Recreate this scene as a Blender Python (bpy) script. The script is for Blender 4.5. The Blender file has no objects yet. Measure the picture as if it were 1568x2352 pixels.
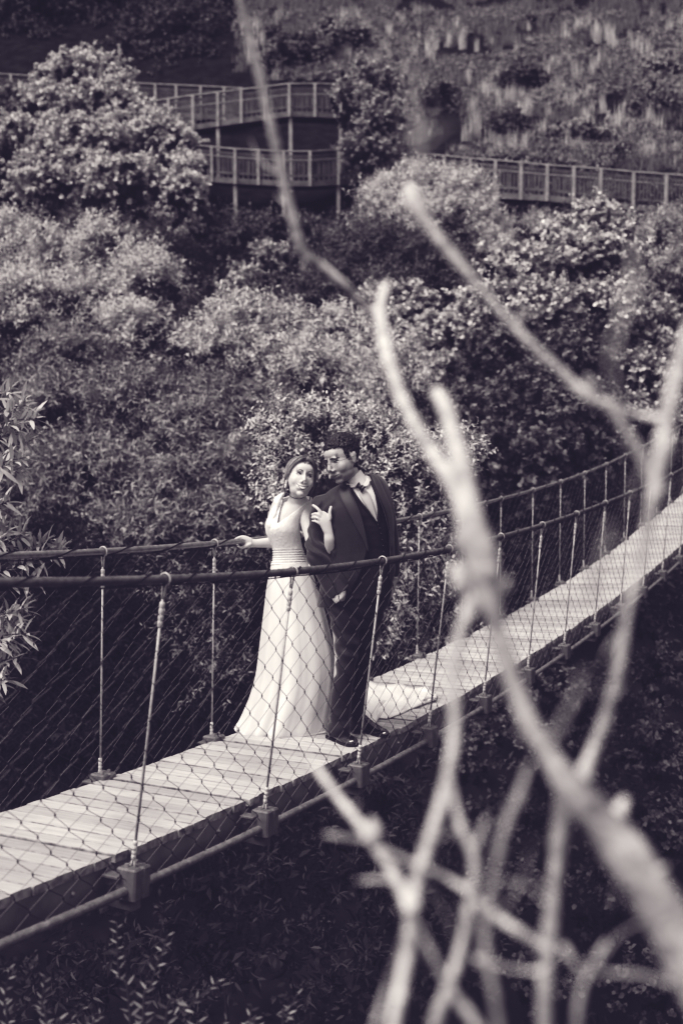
import bpy, bmesh, math, random
import numpy as np
from mathutils import Vector, Matrix
from mathutils.bvhtree import BVHTree
from mathutils import noise as mnoise
random.seed(7)
RNG = np.random.default_rng(11)
S = bpy.context.scene
COL = S.collection
PI = math.pi
R = math.radians

# ---------------------------------------------------------------- helpers
def link(o, parent=None):
    COL.objects.link(o)
    if parent is not None:
        o.parent = parent
    return o

def tag(o, label=None, cat=None, group=None, kind=None):
    if label: o['label'] = label
    if cat: o['category'] = cat
    if group: o['group'] = group
    if kind: o['kind'] = kind
    return o

def empty(name, label, cat, loc=(0, 0, 0), group=None):
    o = bpy.data.objects.new(name, None)
    o.location = loc
    o.empty_display_size = .1
    link(o)
    return tag(o, label, cat, group)

def V3(p):
    return np.array(p, dtype=float)

class MB:
    """collects shapes; build() links them as one mesh object"""
    def __init__(s):
        s.v = []; s.f = []; s.n = 0; s.m = []
    def add(s, verts, faces, mat=0):
        verts = np.asarray(verts, dtype=float)
        s.v.append(verts)
        for f in faces:
            s.f.append(tuple(int(i) + s.n for i in f)); s.m.append(mat)
        s.n += len(verts)
    def obox(s, c, ax, ay, az, mat=0, bev=0.0):
        """box at c with half-extent vectors"""
        c, ax, ay, az = map(V3, (c, ax, ay, az))
        if bev <= 0:
            vs = [c + i * ax + j * ay + k * az for k in (-1, 1) for j in (-1, 1) for i in (-1, 1)]
            s.add(vs, [(0, 2, 3, 1), (4, 5, 7, 6), (0, 1, 5, 4), (2, 6, 7, 3), (0, 4, 6, 2), (1, 3, 7, 5)], mat)
            return
        la, lb, lc = [np.linalg.norm(a) for a in (ax, ay, az)]
        vs = []; idx = {}
        for sx in (-1, 1):
            for sy in (-1, 1):
                for sz in (-1, 1):
                    fx, fy, fz = 1 - bev / la, 1 - bev / lb, 1 - bev / lc
                    for t, (a, b, d) in enumerate(((1, fy, fz), (fx, 1, fz), (fx, fy, 1))):
                        idx[sx, sy, sz, t] = len(vs)
                        vs.append(c + sx * a * ax + sy * b * ay + sz * d * az)
        fs = []
        for sg in (-1, 1):
            fs.append([idx[sg, a, b, 0] for a, b in ((-1, -1), (1, -1), (1, 1), (-1, 1))])
            fs.append([idx[a, sg, b, 1] for a, b in ((-1, -1), (1, -1), (1, 1), (-1, 1))])
            fs.append([idx[a, b, sg, 2] for a, b in ((-1, -1), (1, -1), (1, 1), (-1, 1))])
        for a in (-1, 1):
            for b in (-1, 1):
                fs.append([idx[-1, a, b, 1], idx[1, a, b, 1], idx[1, a, b, 2], idx[-1, a, b, 2]])
                fs.append([idx[a, -1, b, 0], idx[a, 1, b, 0], idx[a, 1, b, 2], idx[a, -1, b, 2]])
                fs.append([idx[a, b, -1, 0], idx[a, b, 1, 0], idx[a, b, 1, 1], idx[a, b, -1, 1]])
        for a in (-1, 1):
            for b in (-1, 1):
                for d in (-1, 1):
                    fs.append([idx[a, b, d, t] for t in range(3)])
        s.add(vs, fs, mat)
    def tube(s, pts, r, n=8, mat=0, caps=True, lobes=0, amp=0.0, pitch=0.2, step=None):
        P = np.asarray(pts, dtype=float)
        if step:
            P = resample(P, step)
        m = len(P)
        rr = np.broadcast_to(np.asarray(r, dtype=float), (m,)) if np.ndim(r) == 0 or len(r) == m else np.interp(np.linspace(0, 1, m), np.linspace(0, 1, len(r)), r)
        T = np.gradient(P, axis=0); T /= np.linalg.norm(T, axis=1)[:, None] + 1e-12
        up = np.array([0, 0, 1.0]) if abs(T[0][2]) < .9 else np.array([1.0, 0, 0])
        N = np.zeros_like(P); B = np.zeros_like(P)
        u = up - T[0] * (up @ T[0]); u /= np.linalg.norm(u)
        for i in range(m):
            u = u - T[i] * (u @ T[i]); u /= np.linalg.norm(u) + 1e-12
            N[i] = u; B[i] = np.cross(T[i], u)
        L = np.concatenate([[0], np.cumsum(np.linalg.norm(np.diff(P, axis=0), axis=1))])
        a = np.arange(n) / n * 2 * PI
        rad = np.repeat(rr[:, None], n, 1)
        if lobes:
            rad = rad * (1 + amp * np.abs(np.sin((a[None, :] - L[:, None] / pitch * 2 * PI / 1.0) * lobes / 2)) - amp)
        vs = P[:, None, :] + rad[:, :, None] * (np.cos(a)[None, :, None] * N[:, None, :] + np.sin(a)[None, :, None] * B[:, None, :])
        vs = vs.reshape(-1, 3)
        i = np.arange(m - 1)[:, None] * n; j = np.arange(n)[None, :]; k = (j + 1) % n
        q = np.stack([i + j, i + k, i + n + k, i + n + j], -1).reshape(-1, 4)
        fs = [tuple(x) for x in q]
        if caps:
            fs.append(tuple(range(n - 1, -1, -1))); fs.append(tuple(range((m - 1) * n, m * n)))
        s.add(vs, fs, mat)
    def sphere(s, c, r, n=10, m=7, mat=0, rot=None):
        c = V3(c); r = np.broadcast_to(np.asarray(r, float), (3,))
        th = np.linspace(0, PI, m + 1)[1:-1]; ph = np.arange(n) / n * 2 * PI
        vs = [[0, 0, 1]] + [[math.sin(t) * math.cos(p), math.sin(t) * math.sin(p), math.cos(t)] for t in th for p in ph] + [[0, 0, -1]]
        vs = np.array(vs) * r
        if rot is not None: vs = vs @ np.asarray(rot).T
        fs = [(0, 1 + j, 1 + (j + 1) % n) for j in range(n)]
        for i in range(m - 2):
            for j in range(n):
                a = 1 + i * n + j; b = 1 + i * n + (j + 1) % n
                fs.append((a, a + n, b + n, b))
        e = 1 + (m - 1) * n; k = 1 + (m - 2) * n
        fs += [(e, k + (j + 1) % n, k + j) for j in range(n)]
        s.add(vs + c, fs, mat)
    def loft(s, rings, mat=0, caps=True, closed=True):
        """rings: list of (n,3) arrays"""
        n = len(rings[0]); m = len(rings)
        vs = np.concatenate(rings)
        fs = []
        for i in range(m - 1):
            for j in range(n if closed else n - 1):
                k = (j + 1) % n
                fs.append((i * n + j, i * n + k, (i + 1) * n + k, (i + 1) * n + j))
        if caps and closed:
            fs.append(tuple(range(n - 1, -1, -1))); fs.append(tuple(range((m - 1) * n, m * n)))
        s.add(vs, fs, mat)
    def mesh(s, name, smooth=True):
        me = bpy.data.meshes.new(name)
        v = np.concatenate(s.v) if s.v else np.zeros((0, 3))
        me.from_pydata(v.tolist(), [], s.f)
        if len(set(s.m)) > 1:
            me.polygons.foreach_set('material_index', s.m)
        me.update()
        if smooth:
            me.polygons.foreach_set('use_smooth', [True] * len(me.polygons))
        return me
    def build(s, name, mat, parent=None, smooth=False, fixn=False):
        me = s.mesh(name, smooth)
        if fixn:
            bm = bmesh.new(); bm.from_mesh(me); bmesh.ops.recalc_face_normals(bm, faces=bm.faces); bm.to_mesh(me); bm.free()
        for m_ in (mat if isinstance(mat, (list, tuple)) else [mat]):
            me.materials.append(m_)
        return link(bpy.data.objects.new(name, me), parent)

def resample(P, step):
    P = np.asarray(P, float)
    L = np.concatenate([[0], np.cumsum(np.linalg.norm(np.diff(P, axis=0), axis=1))])
    n = max(2, int(L[-1] / step) + 1)
    t = np.linspace(0, L[-1], n)
    return np.stack([np.interp(t, L, P[:, i]) for i in range(3)], 1)

def spline(P, sub=8):
    """catmull-rom through points"""
    P = np.asarray(P, float); n = len(P)
    if n < 3: return P
    Q = np.vstack([2 * P[0] - P[1], P, 2 * P[-1] - P[-2]])
    out = []
    for i in range(n - 1):
        p0, p1, p2, p3 = Q[i:i + 4]
        for t in np.arange(sub) / sub:
            out.append(.5 * ((2 * p1) + (-p0 + p2) * t + (2 * p0 - 5 * p1 + 4 * p2 - p3) * t * t + (-p0 + 3 * p1 - 3 * p2 + p3) * t ** 3))
    out.append(P[-1])
    return np.array(out)

# ---------------------------------------------------------------- camera: eye at the origin, looking along +Y, tipped down
F_PX, PITCH = 2650.83, 0.0931098
def P3(u, v, y):
    """the point on the sight line of photo position (u, v) (photo width 1568) at distance y in front of the camera"""
    X = (u - 784) / F_PX; U = -(v - 1176) / F_PX
    d = np.array([X, math.cos(PITCH) + U * math.sin(PITCH), -math.sin(PITCH) + U * math.cos(PITCH)])
    return d * (y / d[1])
cam = bpy.data.cameras.new('camera')
cam_o = link(bpy.data.objects.new('camera', cam))
cam_o.rotation_euler = (PI / 2 - PITCH, 0, 0)
cam.sensor_fit = 'HORIZONTAL'; cam.sensor_width = 24.0; cam.lens = F_PX / 1568 * 24
cam.clip_start = .05; cam.clip_end = 2000
cam.dof.use_dof = True; cam.dof.focus_distance = 6.25; cam.dof.aperture_fstop = 2.0
S.camera = cam_o

# ---------------------------------------------------------------- light
W = bpy.data.worlds.new('World'); S.world = W; W.use_nodes = True
nt = W.node_tree; nt.nodes.clear()
sky = nt.nodes.new('ShaderNodeTexSky'); sky.sky_type = 'NISHITA'; sky.sun_disc = False
SUN_EL, SUN_AZ = R(58), R(-132)          # azimuth from +Y, negative = to the left
sky.sun_elevation = SUN_EL; sky.sun_rotation = SUN_AZ
hs = nt.nodes.new('ShaderNodeHueSaturation'); hs.inputs['Saturation'].default_value = 0
bg = nt.nodes.new('ShaderNodeBackground'); bg.inputs['Strength'].default_value = .19
wo = nt.nodes.new('ShaderNodeOutputWorld')
nt.links.new(sky.outputs[0], hs.inputs['Color']); nt.links.new(hs.outputs[0], bg.inputs[0]); nt.links.new(bg.outputs[0], wo.inputs[0])
sun = bpy.data.lights.new('sun', 'SUN'); sun.energy = 4.5; sun.angle = R(34); sun.color = (1, 1, 1)
sun_o = link(bpy.data.objects.new('sun', sun))
sd = Vector((math.sin(SUN_AZ) * math.cos(SUN_EL), math.cos(SUN_AZ) * math.cos(SUN_EL), math.sin(SUN_EL)))
sun_o.rotation_euler = sd.to_track_quat('Z', 'Y').to_euler()
S.view_settings.view_transform = 'Standard'; S.view_settings.look = 'None'; S.view_settings.exposure = 0; S.view_settings.gamma = 1
# black-and-white print toning: lifted plum blacks, creamy whites
S.view_settings.use_curve_mapping = True
cm = S.view_settings.curve_mapping
for ch, pts in zip(cm.curves[:3], (((0, .0135), (.05, .034), (.20, .160), (.5, .49), (1, .87)), ((0, .0115), (.05, .0262), (.20, .138), (.5, .442), (1, .81)), ((0, .0215), (.05, .0425), (.20, .151), (.5, .432), (1, .755)))):
    while len(ch.points) > 2: ch.points.remove(ch.points[1])
    ch.points[0].location = pts[0]; ch.points[-1].location = pts[-1]
    for p in pts[1:-1]: ch.points.new(*p)
    for p in ch.points: p.handle_type = 'VECTOR' if False else 'AUTO'
cm.use_clip = True
cm.update()
S.cycles.use_denoising = True
S.cycles.max_bounces = 6; S.cycles.diffuse_bounces = 3; S.cycles.glossy_bounces = 2; S.cycles.transmission_bounces = 3; S.cycles.transparent_max_bounces = 4
S.cycles.caustics_reflective = False; S.cycles.caustics_refractive = False

# ---------------------------------------------------------------- materials (the photograph is monochrome)
def mat(name, g, rough=.7, rotz=None, var=0.0, scale=20.0, bump=0.0, bscale=60.0, spec=.3, metal=0.0, coat=0.0, sheen=0.0, stretch=None, detail=4, sss=0.0, trans=0.0):
    m = bpy.data.materials.new(name); m.use_nodes = True
    n = m.node_tree; b = n.nodes['Principled BSDF']
    b.inputs['Roughness'].default_value = rough; b.inputs['Metallic'].default_value = metal
    b.inputs['Specular IOR Level'].default_value = spec
    b.inputs['Coat Weight'].default_value = coat
    b.inputs['Sheen Weight'].default_value = sheen
    if sss: b.inputs['Subsurface Weight'].default_value = sss; b.inputs['Subsurface Radius'].default_value = (.01, .01, .01); b.inputs['Subsurface Scale'].default_value = 1
    b.inputs['Base Color'].default_value = (g, g, g, 1)
    tc = n.nodes.new('ShaderNodeTexCoord')
    src = tc.outputs['Object']
    if rotz is not None:
        mr = n.nodes.new('ShaderNodeMapping'); mr.inputs['Rotation'].default_value = (0, 0, rotz); n.links.new(src, mr.inputs['Vector']); src = mr.outputs[0]
    if stretch is not None:
        mp = n.nodes.new('ShaderNodeMapping'); mp.inputs['Scale'].default_value = stretch
        n.links.new(src, mp.inputs['Vector']); src = mp.outputs[0]
    if var > 0:
        t = n.nodes.new('ShaderNodeTexNoise'); t.inputs['Scale'].default_value = scale; t.inputs['Detail'].default_value = detail
        n.links.new(src, t.inputs['Vector'])
        r_ = n.nodes.new('ShaderNodeMapRange'); r_.inputs['From Min'].default_value = .3; r_.inputs['From Max'].default_value = .7
        r_.inputs['To Min'].default_value = g * (1 - var); r_.inputs['To Max'].default_value = min(1, g * (1 + var))
        n.links.new(t.outputs['Fac'], r_.inputs['Value']); n.links.new(r_.outputs[0], b.inputs['Base Color'])
    if bump > 0:
        t = n.nodes.new('ShaderNodeTexNoise'); t.inputs['Scale'].default_value = bscale; t.inputs['Detail'].default_value = 3
        n.links.new(src, t.inputs['Vector'])
        bp = n.nodes.new('ShaderNodeBump'); bp.inputs['Strength'].default_value = bump; bp.inputs['Distance'].default_value = .01
        n.links.new(t.outputs['Fac'], bp.inputs['Height']); n.links.new(bp.outputs[0], b.inputs['Normal'])
    return m

def leaf_mat(name, lo, hi, rough=.5, trans=.22, spec=.35):
    """each leaf gets its own tone; some light passes through"""
    m = bpy.data.materials.new(name); m.use_nodes = True
    n = m.node_tree; b = n.nodes['Principled BSDF']; out = n.nodes['Material Output']
    g = n.nodes.new('ShaderNodeNewGeometry')
    r_ = n.nodes.new('ShaderNodeMapRange'); r_.inputs['To Min'].default_value = lo; r_.inputs['To Max'].default_value = hi
    n.links.new(g.outputs['Random Per Island'], r_.inputs['Value'])
    n.links.new(r_.outputs[0], b.inputs['Base Color'])
    b.inputs['Roughness'].default_value = rough; b.inputs['Specular IOR Level'].default_value = spec * min(1, hi * 3)
    t = n.nodes.new('ShaderNodeBsdfTranslucent'); n.links.new(r_.outputs[0], t.inputs['Color'])
    mx = n.nodes.new('ShaderNodeMixShader'); mx.inputs[0].default_value = trans
    n.links.new(b.outputs[0], mx.inputs[1]); n.links.new(t.outputs[0], mx.inputs[2]); n.links.new(mx.outputs[0], out.inputs['Surface'])
    return m
# ================================================================ SUSPENSION BRIDGE
# hanger feet (B) and heads (T) on the near (N) and far (F) side, one per bay from bay -2 on
NB = np.array( [[-1.637, 2.417, -1.487], [-1.218, 3.31, -1.635], [-0.789, 4.205, -1.759], [-0.353, 5.101, -1.858], [0.086, 5.997, -1.932], [0.529, 6.893, -1.985], [0.975, 7.788, -2.019], [1.423, 8.683, -2.036], [1.873, 9.576, -2.039], [2.324, 10.469, -2.029], [2.777, 11.361, -2.006], [3.23, 12.252, -1.973], [3.684, 13.142, -1.928], [4.137, 14.03, -1.873], [4.591, 14.917, -1.806], [5.046, 15.804, -1.728], [5.501, 16.69, -1.644], [5.956, 17.576, -1.554], [6.411, 18.461, -1.458], [6.865, 19.346, -1.356], [7.319, 20.232, -1.248]] )
NT = np.array( [[-1.483, 2.362, -0.358], [-1.064, 3.255, -0.507], [-0.64, 4.149, -0.633], [-0.214, 5.044, -0.735], [0.213, 5.939, -0.809], [0.643, 6.835, -0.859], [1.075, 7.731, -0.889], [1.509, 8.625, -0.903], [1.947, 9.519, -0.902], [2.388, 10.412, -0.889], [2.834, 11.303, -0.867], [3.284, 12.194, -0.836], [3.739, 13.083, -0.799], [4.193, 13.971, -0.742], [4.648, 14.858, -0.671], [5.103, 15.745, -0.593], [5.558, 16.631, -0.508], [6.013, 17.517, -0.418], [6.468, 18.402, -0.322], [6.922, 19.288, -0.22], [7.376, 20.173, -0.112]] )
FB = np.array( [[-2.446, 2.794, -1.455], [-2.025, 3.691, -1.604], [-1.599, 4.59, -1.725], [-1.163, 5.489, -1.819], [-0.72, 6.388, -1.893], [-0.275, 7.286, -1.95], [0.173, 8.183, -1.991], [0.622, 9.079, -2.017], [1.073, 9.975, -2.029], [1.525, 10.868, -2.027], [1.978, 11.761, -2.011], [2.431, 12.653, -1.982], [2.885, 13.543, -1.937], [3.338, 14.433, -1.876], [3.791, 15.322, -1.797], [4.243, 16.211, -1.705], [4.698, 17.097, -1.621], [5.154, 17.983, -1.531], [5.608, 18.868, -1.435], [6.062, 19.753, -1.333], [6.516, 20.637, -1.225]] )
FT = np.array( [[-2.421, 2.795, -0.341], [-2.0, 3.692, -0.49], [-1.573, 4.591, -0.61], [-1.142, 5.49, -0.703], [-0.707, 6.39, -0.773], [-0.268, 7.288, -0.826], [0.172, 8.186, -0.863], [0.616, 9.082, -0.885], [1.061, 9.978, -0.894], [1.508, 10.872, -0.89], [1.957, 11.765, -0.874], [2.408, 12.656, -0.845], [2.86, 13.547, -0.803], [3.312, 14.436, -0.746], [3.766, 15.324, -0.675], [4.221, 16.212, -0.594], [4.677, 17.099, -0.504], [5.134, 17.985, -0.405], [5.588, 18.871, -0.309], [6.043, 19.755, -0.207], [6.496, 20.64, -0.099]] )
I0 = -2; NBAY = len(NB)
M_board = mat('weathered_board', .56, rough=.85, rotz=PI / 2 - 1.12, var=.17, scale=3.0, bump=.5, bscale=6, spec=.1, stretch=(1.2, 22, 22))
_n = M_board.node_tree; _b = _n.nodes['Principled BSDF']; _l = _b.inputs['Base Color'].links[0].from_socket
_g = _n.nodes.new('ShaderNodeNewGeometry'); _r = _n.nodes.new('ShaderNodeMapRange'); _r.inputs['To Min'].default_value = .74; _r.inputs['To Max'].default_value = 1.12
_t = _n.nodes.new('ShaderNodeTexNoise'); _t.inputs['Scale'].default_value = 2.3; _t.inputs['Detail'].default_value = 5
_r2 = _n.nodes.new('ShaderNodeMapRange'); _r2.inputs['From Min'].default_value = .35; _r2.inputs['From Max'].default_value = .6; _r2.inputs['To Min'].default_value = .72; _r2.inputs['To Max'].default_value = 1.0
_m = _n.nodes.new('ShaderNodeMath'); _m.operation = 'MULTIPLY'; _m2 = _n.nodes.new('ShaderNodeMath'); _m2.operation = 'MULTIPLY'
_n.links.new(_g.outputs['Random Per Island'], _r.inputs['Value']); _n.links.new(_t.outputs['Fac'], _r2.inputs['Value'])
_n.links.new(_l, _m.inputs[0]); _n.links.new(_r.outputs[0], _m.inputs[1]); _n.links.new(_m.outputs[0], _m2.inputs[0]); _n.links.new(_r2.outputs[0], _m2.inputs[1]); _n.links.new(_m2.outputs[0], _b.inputs['Base Color'])
M_bend = mat('board_edge', .26, rough=.95, var=.6, scale=25, spec=.05)
M_beam = mat('painted_channel', .16, rough=.6, var=.3, scale=8, spec=.3)
M_cable = mat('wire_rope', .16, rough=.42, var=.35, scale=30, spec=.5, metal=.35)
M_cable_far = mat('wire_rope_bright', .24, rough=.42, var=.35, scale=30, spec=.5, metal=.35)
M_cord = mat('black_lacing_cord', .012, rough=.7)
M_rod = mat('galvanised_hanger_cable', .42, rough=.45, var=.2, scale=60, spec=.5, metal=.3)
M_sleeve = mat('crimp_sleeve', .60, rough=.4, var=.1, scale=80, spec=.5, metal=.15)
M_clamp = mat('painted_clamp', .12, rough=.5, var=.2, scale=25, bump=.15, bscale=120, spec=.4)
M_bolt = mat('zinc_bolt', .35, rough=.4, metal=.5)
M_net_d = mat('dark_net_wire', .02, rough=.5, metal=.2)
M_net_l = mat('sunlit_tone_net_wire', .22, rough=.45, metal=.3)  # same wire made lighter: sun on these strands put into the colour

def unit(a): return a / np.linalg.norm(a)
def lerp(a, b, t): return a * (1 - t) + b * t
ACR = np.array([unit((NB[i] - FB[i]) * [1, 1, 0]) for i in range(NBAY)])       # outward, towards the camera side
# deck edges (top surface)
DN = NB - ACR * .095 + [0, 0, .048]
DF = FB + ACR * .015
# smooth parametric curves along the bridge (parameter = bay index)
_sp = {}
def cur(name, arr):
    _sp[name] = spline(arr, 10)
    return _sp[name]
cDN, cDF, cNB, cFB, cNT, cFT = [cur(n, a) for n, a in (('DN', DN), ('DF', DF), ('NB', NB), ('FB', FB), ('NT', NT), ('FT', FT))]
def at_c(c, s):
    """point on curve c at bay index s (s=0 is bay 0 of the frame's left end)"""
    x = np.clip((s - I0) * 10, 0, len(c) - 1.001); i = int(x)
    return lerp(c[i], c[i + 1], x - i)

def deck_hit(u, v):
    """the deck point seen at photo position (u, v)"""
    best = None
    for k in range(len(cDN) - 1):
        a, b, c_ = cDN[k], cDN[k + 1], cDF[k]
        n_ = np.cross(b - a, c_ - a); d = P3(u, v, 1.0)
        den = n_ @ d
        if abs(den) < 1e-9: continue
        t = (n_ @ a) / den
        p = d * t
        s_ = (p - a) @ unit(b - a); L = np.linalg.norm(b - a)
        if -1e-3 <= s_ - 0 <= L + 1e-3 and t > 0:
            return p
        if best is None or abs(s_ - L / 2) < best[0]: best = (abs(s_ - L / 2), p)
    return best[1]

bridge = empty('suspension_bridge', 'cable suspension footbridge with pale plank deck and wire net sides spanning the gully', 'bridge', loc=(0, 0, 0))

# --- deck boards: nine per bay, one decking panel per bay
nb = 9
rs = random.Random(3)
for bay in range(NBAY - 1):
    mb = MB()
    for k in range(nb):
        g = .0058
        s0 = I0 + bay + (k + g * nb / 2 + (.035 * nb / 2 if k == 0 else 0)) / nb * 1.0
        s1 = I0 + bay + (k + 1 - g * nb / 2 - (.012 * nb / 2 if k == nb - 1 else 0)) / nb
        e0 = rs.uniform(-.008, .010); e1 = rs.uniform(-.008, .010); dz = rs.uniform(-.002, .002)
        a, b = at_c(cDN, s0), at_c(cDN, s1); c_, d = at_c(cDF, s0), at_c(cDF, s1)
        o0 = unit(a - c_)
        a = a + o0 * e0; b = b + o0 * e0; c_ = c_ - o0 * e1; d = d - o0 * e1
        t = .034
        # each board split lengthways for the slight cup and the worn arrises
        n_ = 3
        top = []
        z = np.array([0, 0, 1.0])
        along = unit(b - a)
        ch = .003
        prof = [(0, -t), (0, -ch), (ch, 0), (1, 0), (2, -ch), (2, -t)]
        def ring(p, q):
            w_ = np.linalg.norm(q - p)
            pts = [p + z * -t, p + z * -ch, p + along * ch, p + along * w_ / 2 + z * .0012, q - along * ch, q + z * -ch, q + z * -t]
            return np.array([x + z * dz for x in pts])
        rings = [ring(lerp(c_, a, f), lerp(d, b, f)) for f in (0, .25, .5, .75, 1)]
        n0_ = len(mb.f)
        mb.loft(rings)
        for q_ in range(n0_, len(mb.f)):
            f_ = mb.f[q_]
            if len(f_) == 4:
                loc_ = {(x_ - (mb.n - 35)) % 7 for x_ in f_}
                if not loc_ <= {2, 3, 4}: mb.m[q_] = 1
            else: mb.m[q_] = 1
    o = mb.build('deck_board_panel', [M_board, M_bend], bridge, fixn=True)

# --- channel beams under the deck edges, cross bearers
for nm, edge, sgn in (('edge_beam', cDN, 1), ('edge_beam', cDF, -1)):
    mb = MB()
    for bay in range(NBAY - 1):
        ss = np.linspace(I0 + bay + .03, I0 + bay + .97, 5)
        rings = []
        for s_ in ss:
            p = at_c(edge, s_); ac = unit(at_c(cDN, s_) - at_c(cDF, s_)) * sgn
            p = p - ac * .010 + [0, 0, -.037]
            rings.append(np.array([p, p - ac * .035, p - ac * .035 + [0, 0, -.115], p + [0, 0, -.115]]))
        mb.loft(rings)
    beam = mb.build(nm, M_beam, bridge, fixn=True)
    for bay in range(12 if sgn > 0 else 0):
        for f in (.22, .78):
            s_ = I0 + bay + f; p = at_c(edge, s_); ac = unit(at_c(cDN, s_) - at_c(cDF, s_)) * sgn
            mb = MB(); mb.sphere(p - ac * .010 + [0, 0, -.090], (.011, .011, .011), 8, 5)
            mb.build('bolt', M_bolt, beam, smooth=True)
for i in range(NBAY):
    mb = MB()
    n_, f_ = NB[i], FB[i]
    al = unit((NB[min(i + 1, NBAY - 1)] - NB[max(i - 1, 0)]))
    c_ = (n_ + f_) / 2 + [0, 0, -.10]
    mb.obox(c_, (n_ - f_) / 2 * 1.04, al * .03, (0, 0, .045), bev=.004)
    # tongue plates that hook up beside the boards
    mb.obox(n_ + [0, 0, -.005] - ACR[i] * .045 - al * .05, ACR[i] * .035, al * .03, (0, 0, .006), bev=.002)
    mb.obox(f_ + [0, 0, -.012] + ACR[i] * -.03 - al * .05, ACR[i] * .035, al * .03, (0, 0, .006), bev=.002)
    mb.build('cross_bearer', M_clamp, bridge, fixn=True)

# --- clamp blocks with bolts
low = {}
for side, Bp, sg in (('N', NB, 1), ('F', FB, -1)):
    C = []
    for i in range(NBAY):
        al = unit((Bp[min(i + 1, NBAY - 1)] - Bp[max(i - 1, 0)]))
        ac = ACR[i] * sg
        c_ = Bp[i] + [0, 0, -.036] + ac * .004
        C.append(c_)
        z = np.cross(al, ac) * (1 if np.cross(al, ac)[2] > 0 else -1)
        mb = MB()
        mb.obox(c_ - al * .028, al * .0245, ac * .045, z * .062, bev=.007)
        mb.obox(c_ + al * .028, al * .0245, ac * .045, z * .062, bev=.007)
        mb.obox(c_, al * .01, ac * .038, z * .054)
        cl = mb.build('clamp_block', M_clamp, bridge, smooth=False, fixn=True)
        for q in (-.028, .028):
            p = c_ + al * q + z * .060 - ac * .012
            mb = MB(); mb.tube([p, p + z * .014], .009, 6)
            mb.build('bolt', M_bolt, cl)
    low[side] = np.array(C)
for side, m_ in (('N', M_cable_far), ('F', M_cable)):
    mb = MB(); mb.tube(spline(low[side] + [0, 0, -.022], 10), .0185, n=20, lobes=8, amp=.28, pitch=.16, step=.014)
    mb.build('lower_cable', m_, bridge, smooth=True)

# --- rail cables with lacing cord and loose border cord
def helix(path, r, pitch, phase=0, step=.02, wob=.0):
    P = resample(path, step)
    T = np.gradient(P, axis=0); T /= np.linalg.norm(T, axis=1)[:, None]
    L = np.arange(len(P)) * np.linalg.norm(P[1] - P[0])
    z = np.array([0, 0, 1.0]); A = np.cross(T, z); A /= np.linalg.norm(A, axis=1)[:, None]; B = np.cross(A, T)
    th = L / pitch * 2 * PI + phase + wob * np.sin(L * 2.3)
    return P + r * (np.cos(th)[:, None] * A + np.sin(th)[:, None] * B)
for T_, B_, cB, m_, rr in ((cNT, 'N', cNB, M_cable, .0175), (cFT, 'F', cFB, M_cable_far, .0175)):
    mb = MB(); mb.tube(T_, rr, n=20, lobes=8, amp=.28, pitch=.17, step=.014)
    rail = mb.build('rail_cable', m_, bridge, smooth=True)
    mb = MB(); mb.tube(helix(T_, rr + .0015, .30 if B_ == 'N' else .45, wob=.5), .0032, n=6)
    mb.build('lacing_cord', M_cord, rail, smooth=True)
    mb = MB()
    P = resample(T_, .05); L = np.arange(len(P)) * .05
    P = P + np.stack([0 * L, 0 * L, -.020 - .004 * np.abs(np.sin(L * PI))], 1)
    mb.tube(P, .0026, n=6)
    mb.build('border_cord', M_net_d, rail, smooth=True)

# --- hangers: thin cable, eye round the rail, crimp sleeves top and bottom
for T_, B_, thick in ((NT, NB, 1.0), (FT, FB, .92)):
    for i in range(NBAY):
        t, b = T_[i], B_[i]
        if T_ is FT:
            b = b + ACR[i] * -.02 + [0, 0, -.03]
        d = unit(t - b); al = unit(T_[min(i + 1, NBAY - 1)] - T_[max(i - 1, 0)])
        side = unit(np.cross(d, al))
        mb = MB(); a = t - d * .075
        mb.tube([b + d * .02, lerp(b, a, .5) + al * .0015, a], .0056 * thick, n=8)
        h = mb.build('hanger_cable', M_rod, bridge, smooth=True)
        mb = MB()                                   # eye looping over the rail
        th = np.linspace(-PI * .38, PI * 1.38, 18)
        ring_ = [t + side * math.cos(x) * .0225 + d * math.sin(x) * .0225 for x in th]
        ring_ = [a + side * .004] + ring_ + [a - side * .004]
        mb.tube(spline(ring_, 3), .0045, n=7)
        mb.build('rope_eye', M_rod, h, smooth=True)
        def sleeve(p, q, r):
            mb = MB(); n_ = 4
            pts, rad = [], []
            for k in range(n_):
                for f, s_ in ((0, .84), (.12, 1), (.8, 1), (.92, .84)):
                    pts.append(lerp(p, q, (k + f) / n_)); rad.append(r * s_)
            mb.tube(pts, rad, n=10)
            return mb
        sl = sleeve(t - d * .085, t - d * .18, .0105 * thick).build('crimp_sleeve', M_sleeve, h, smooth=True)
        sl = sleeve(b + d * .055, b + d * .13, .0100 * thick).build('crimp_sleeve', M_sleeve, h, smooth=True)
        mb = MB(); mb.tube([b + side * .012, b + d * .055 + side * .003, b + d * .055 - side * .003, b - side * .012], .0045, n=6)
        mb.build('foot_loop', M_rod, h, smooth=True)

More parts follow.
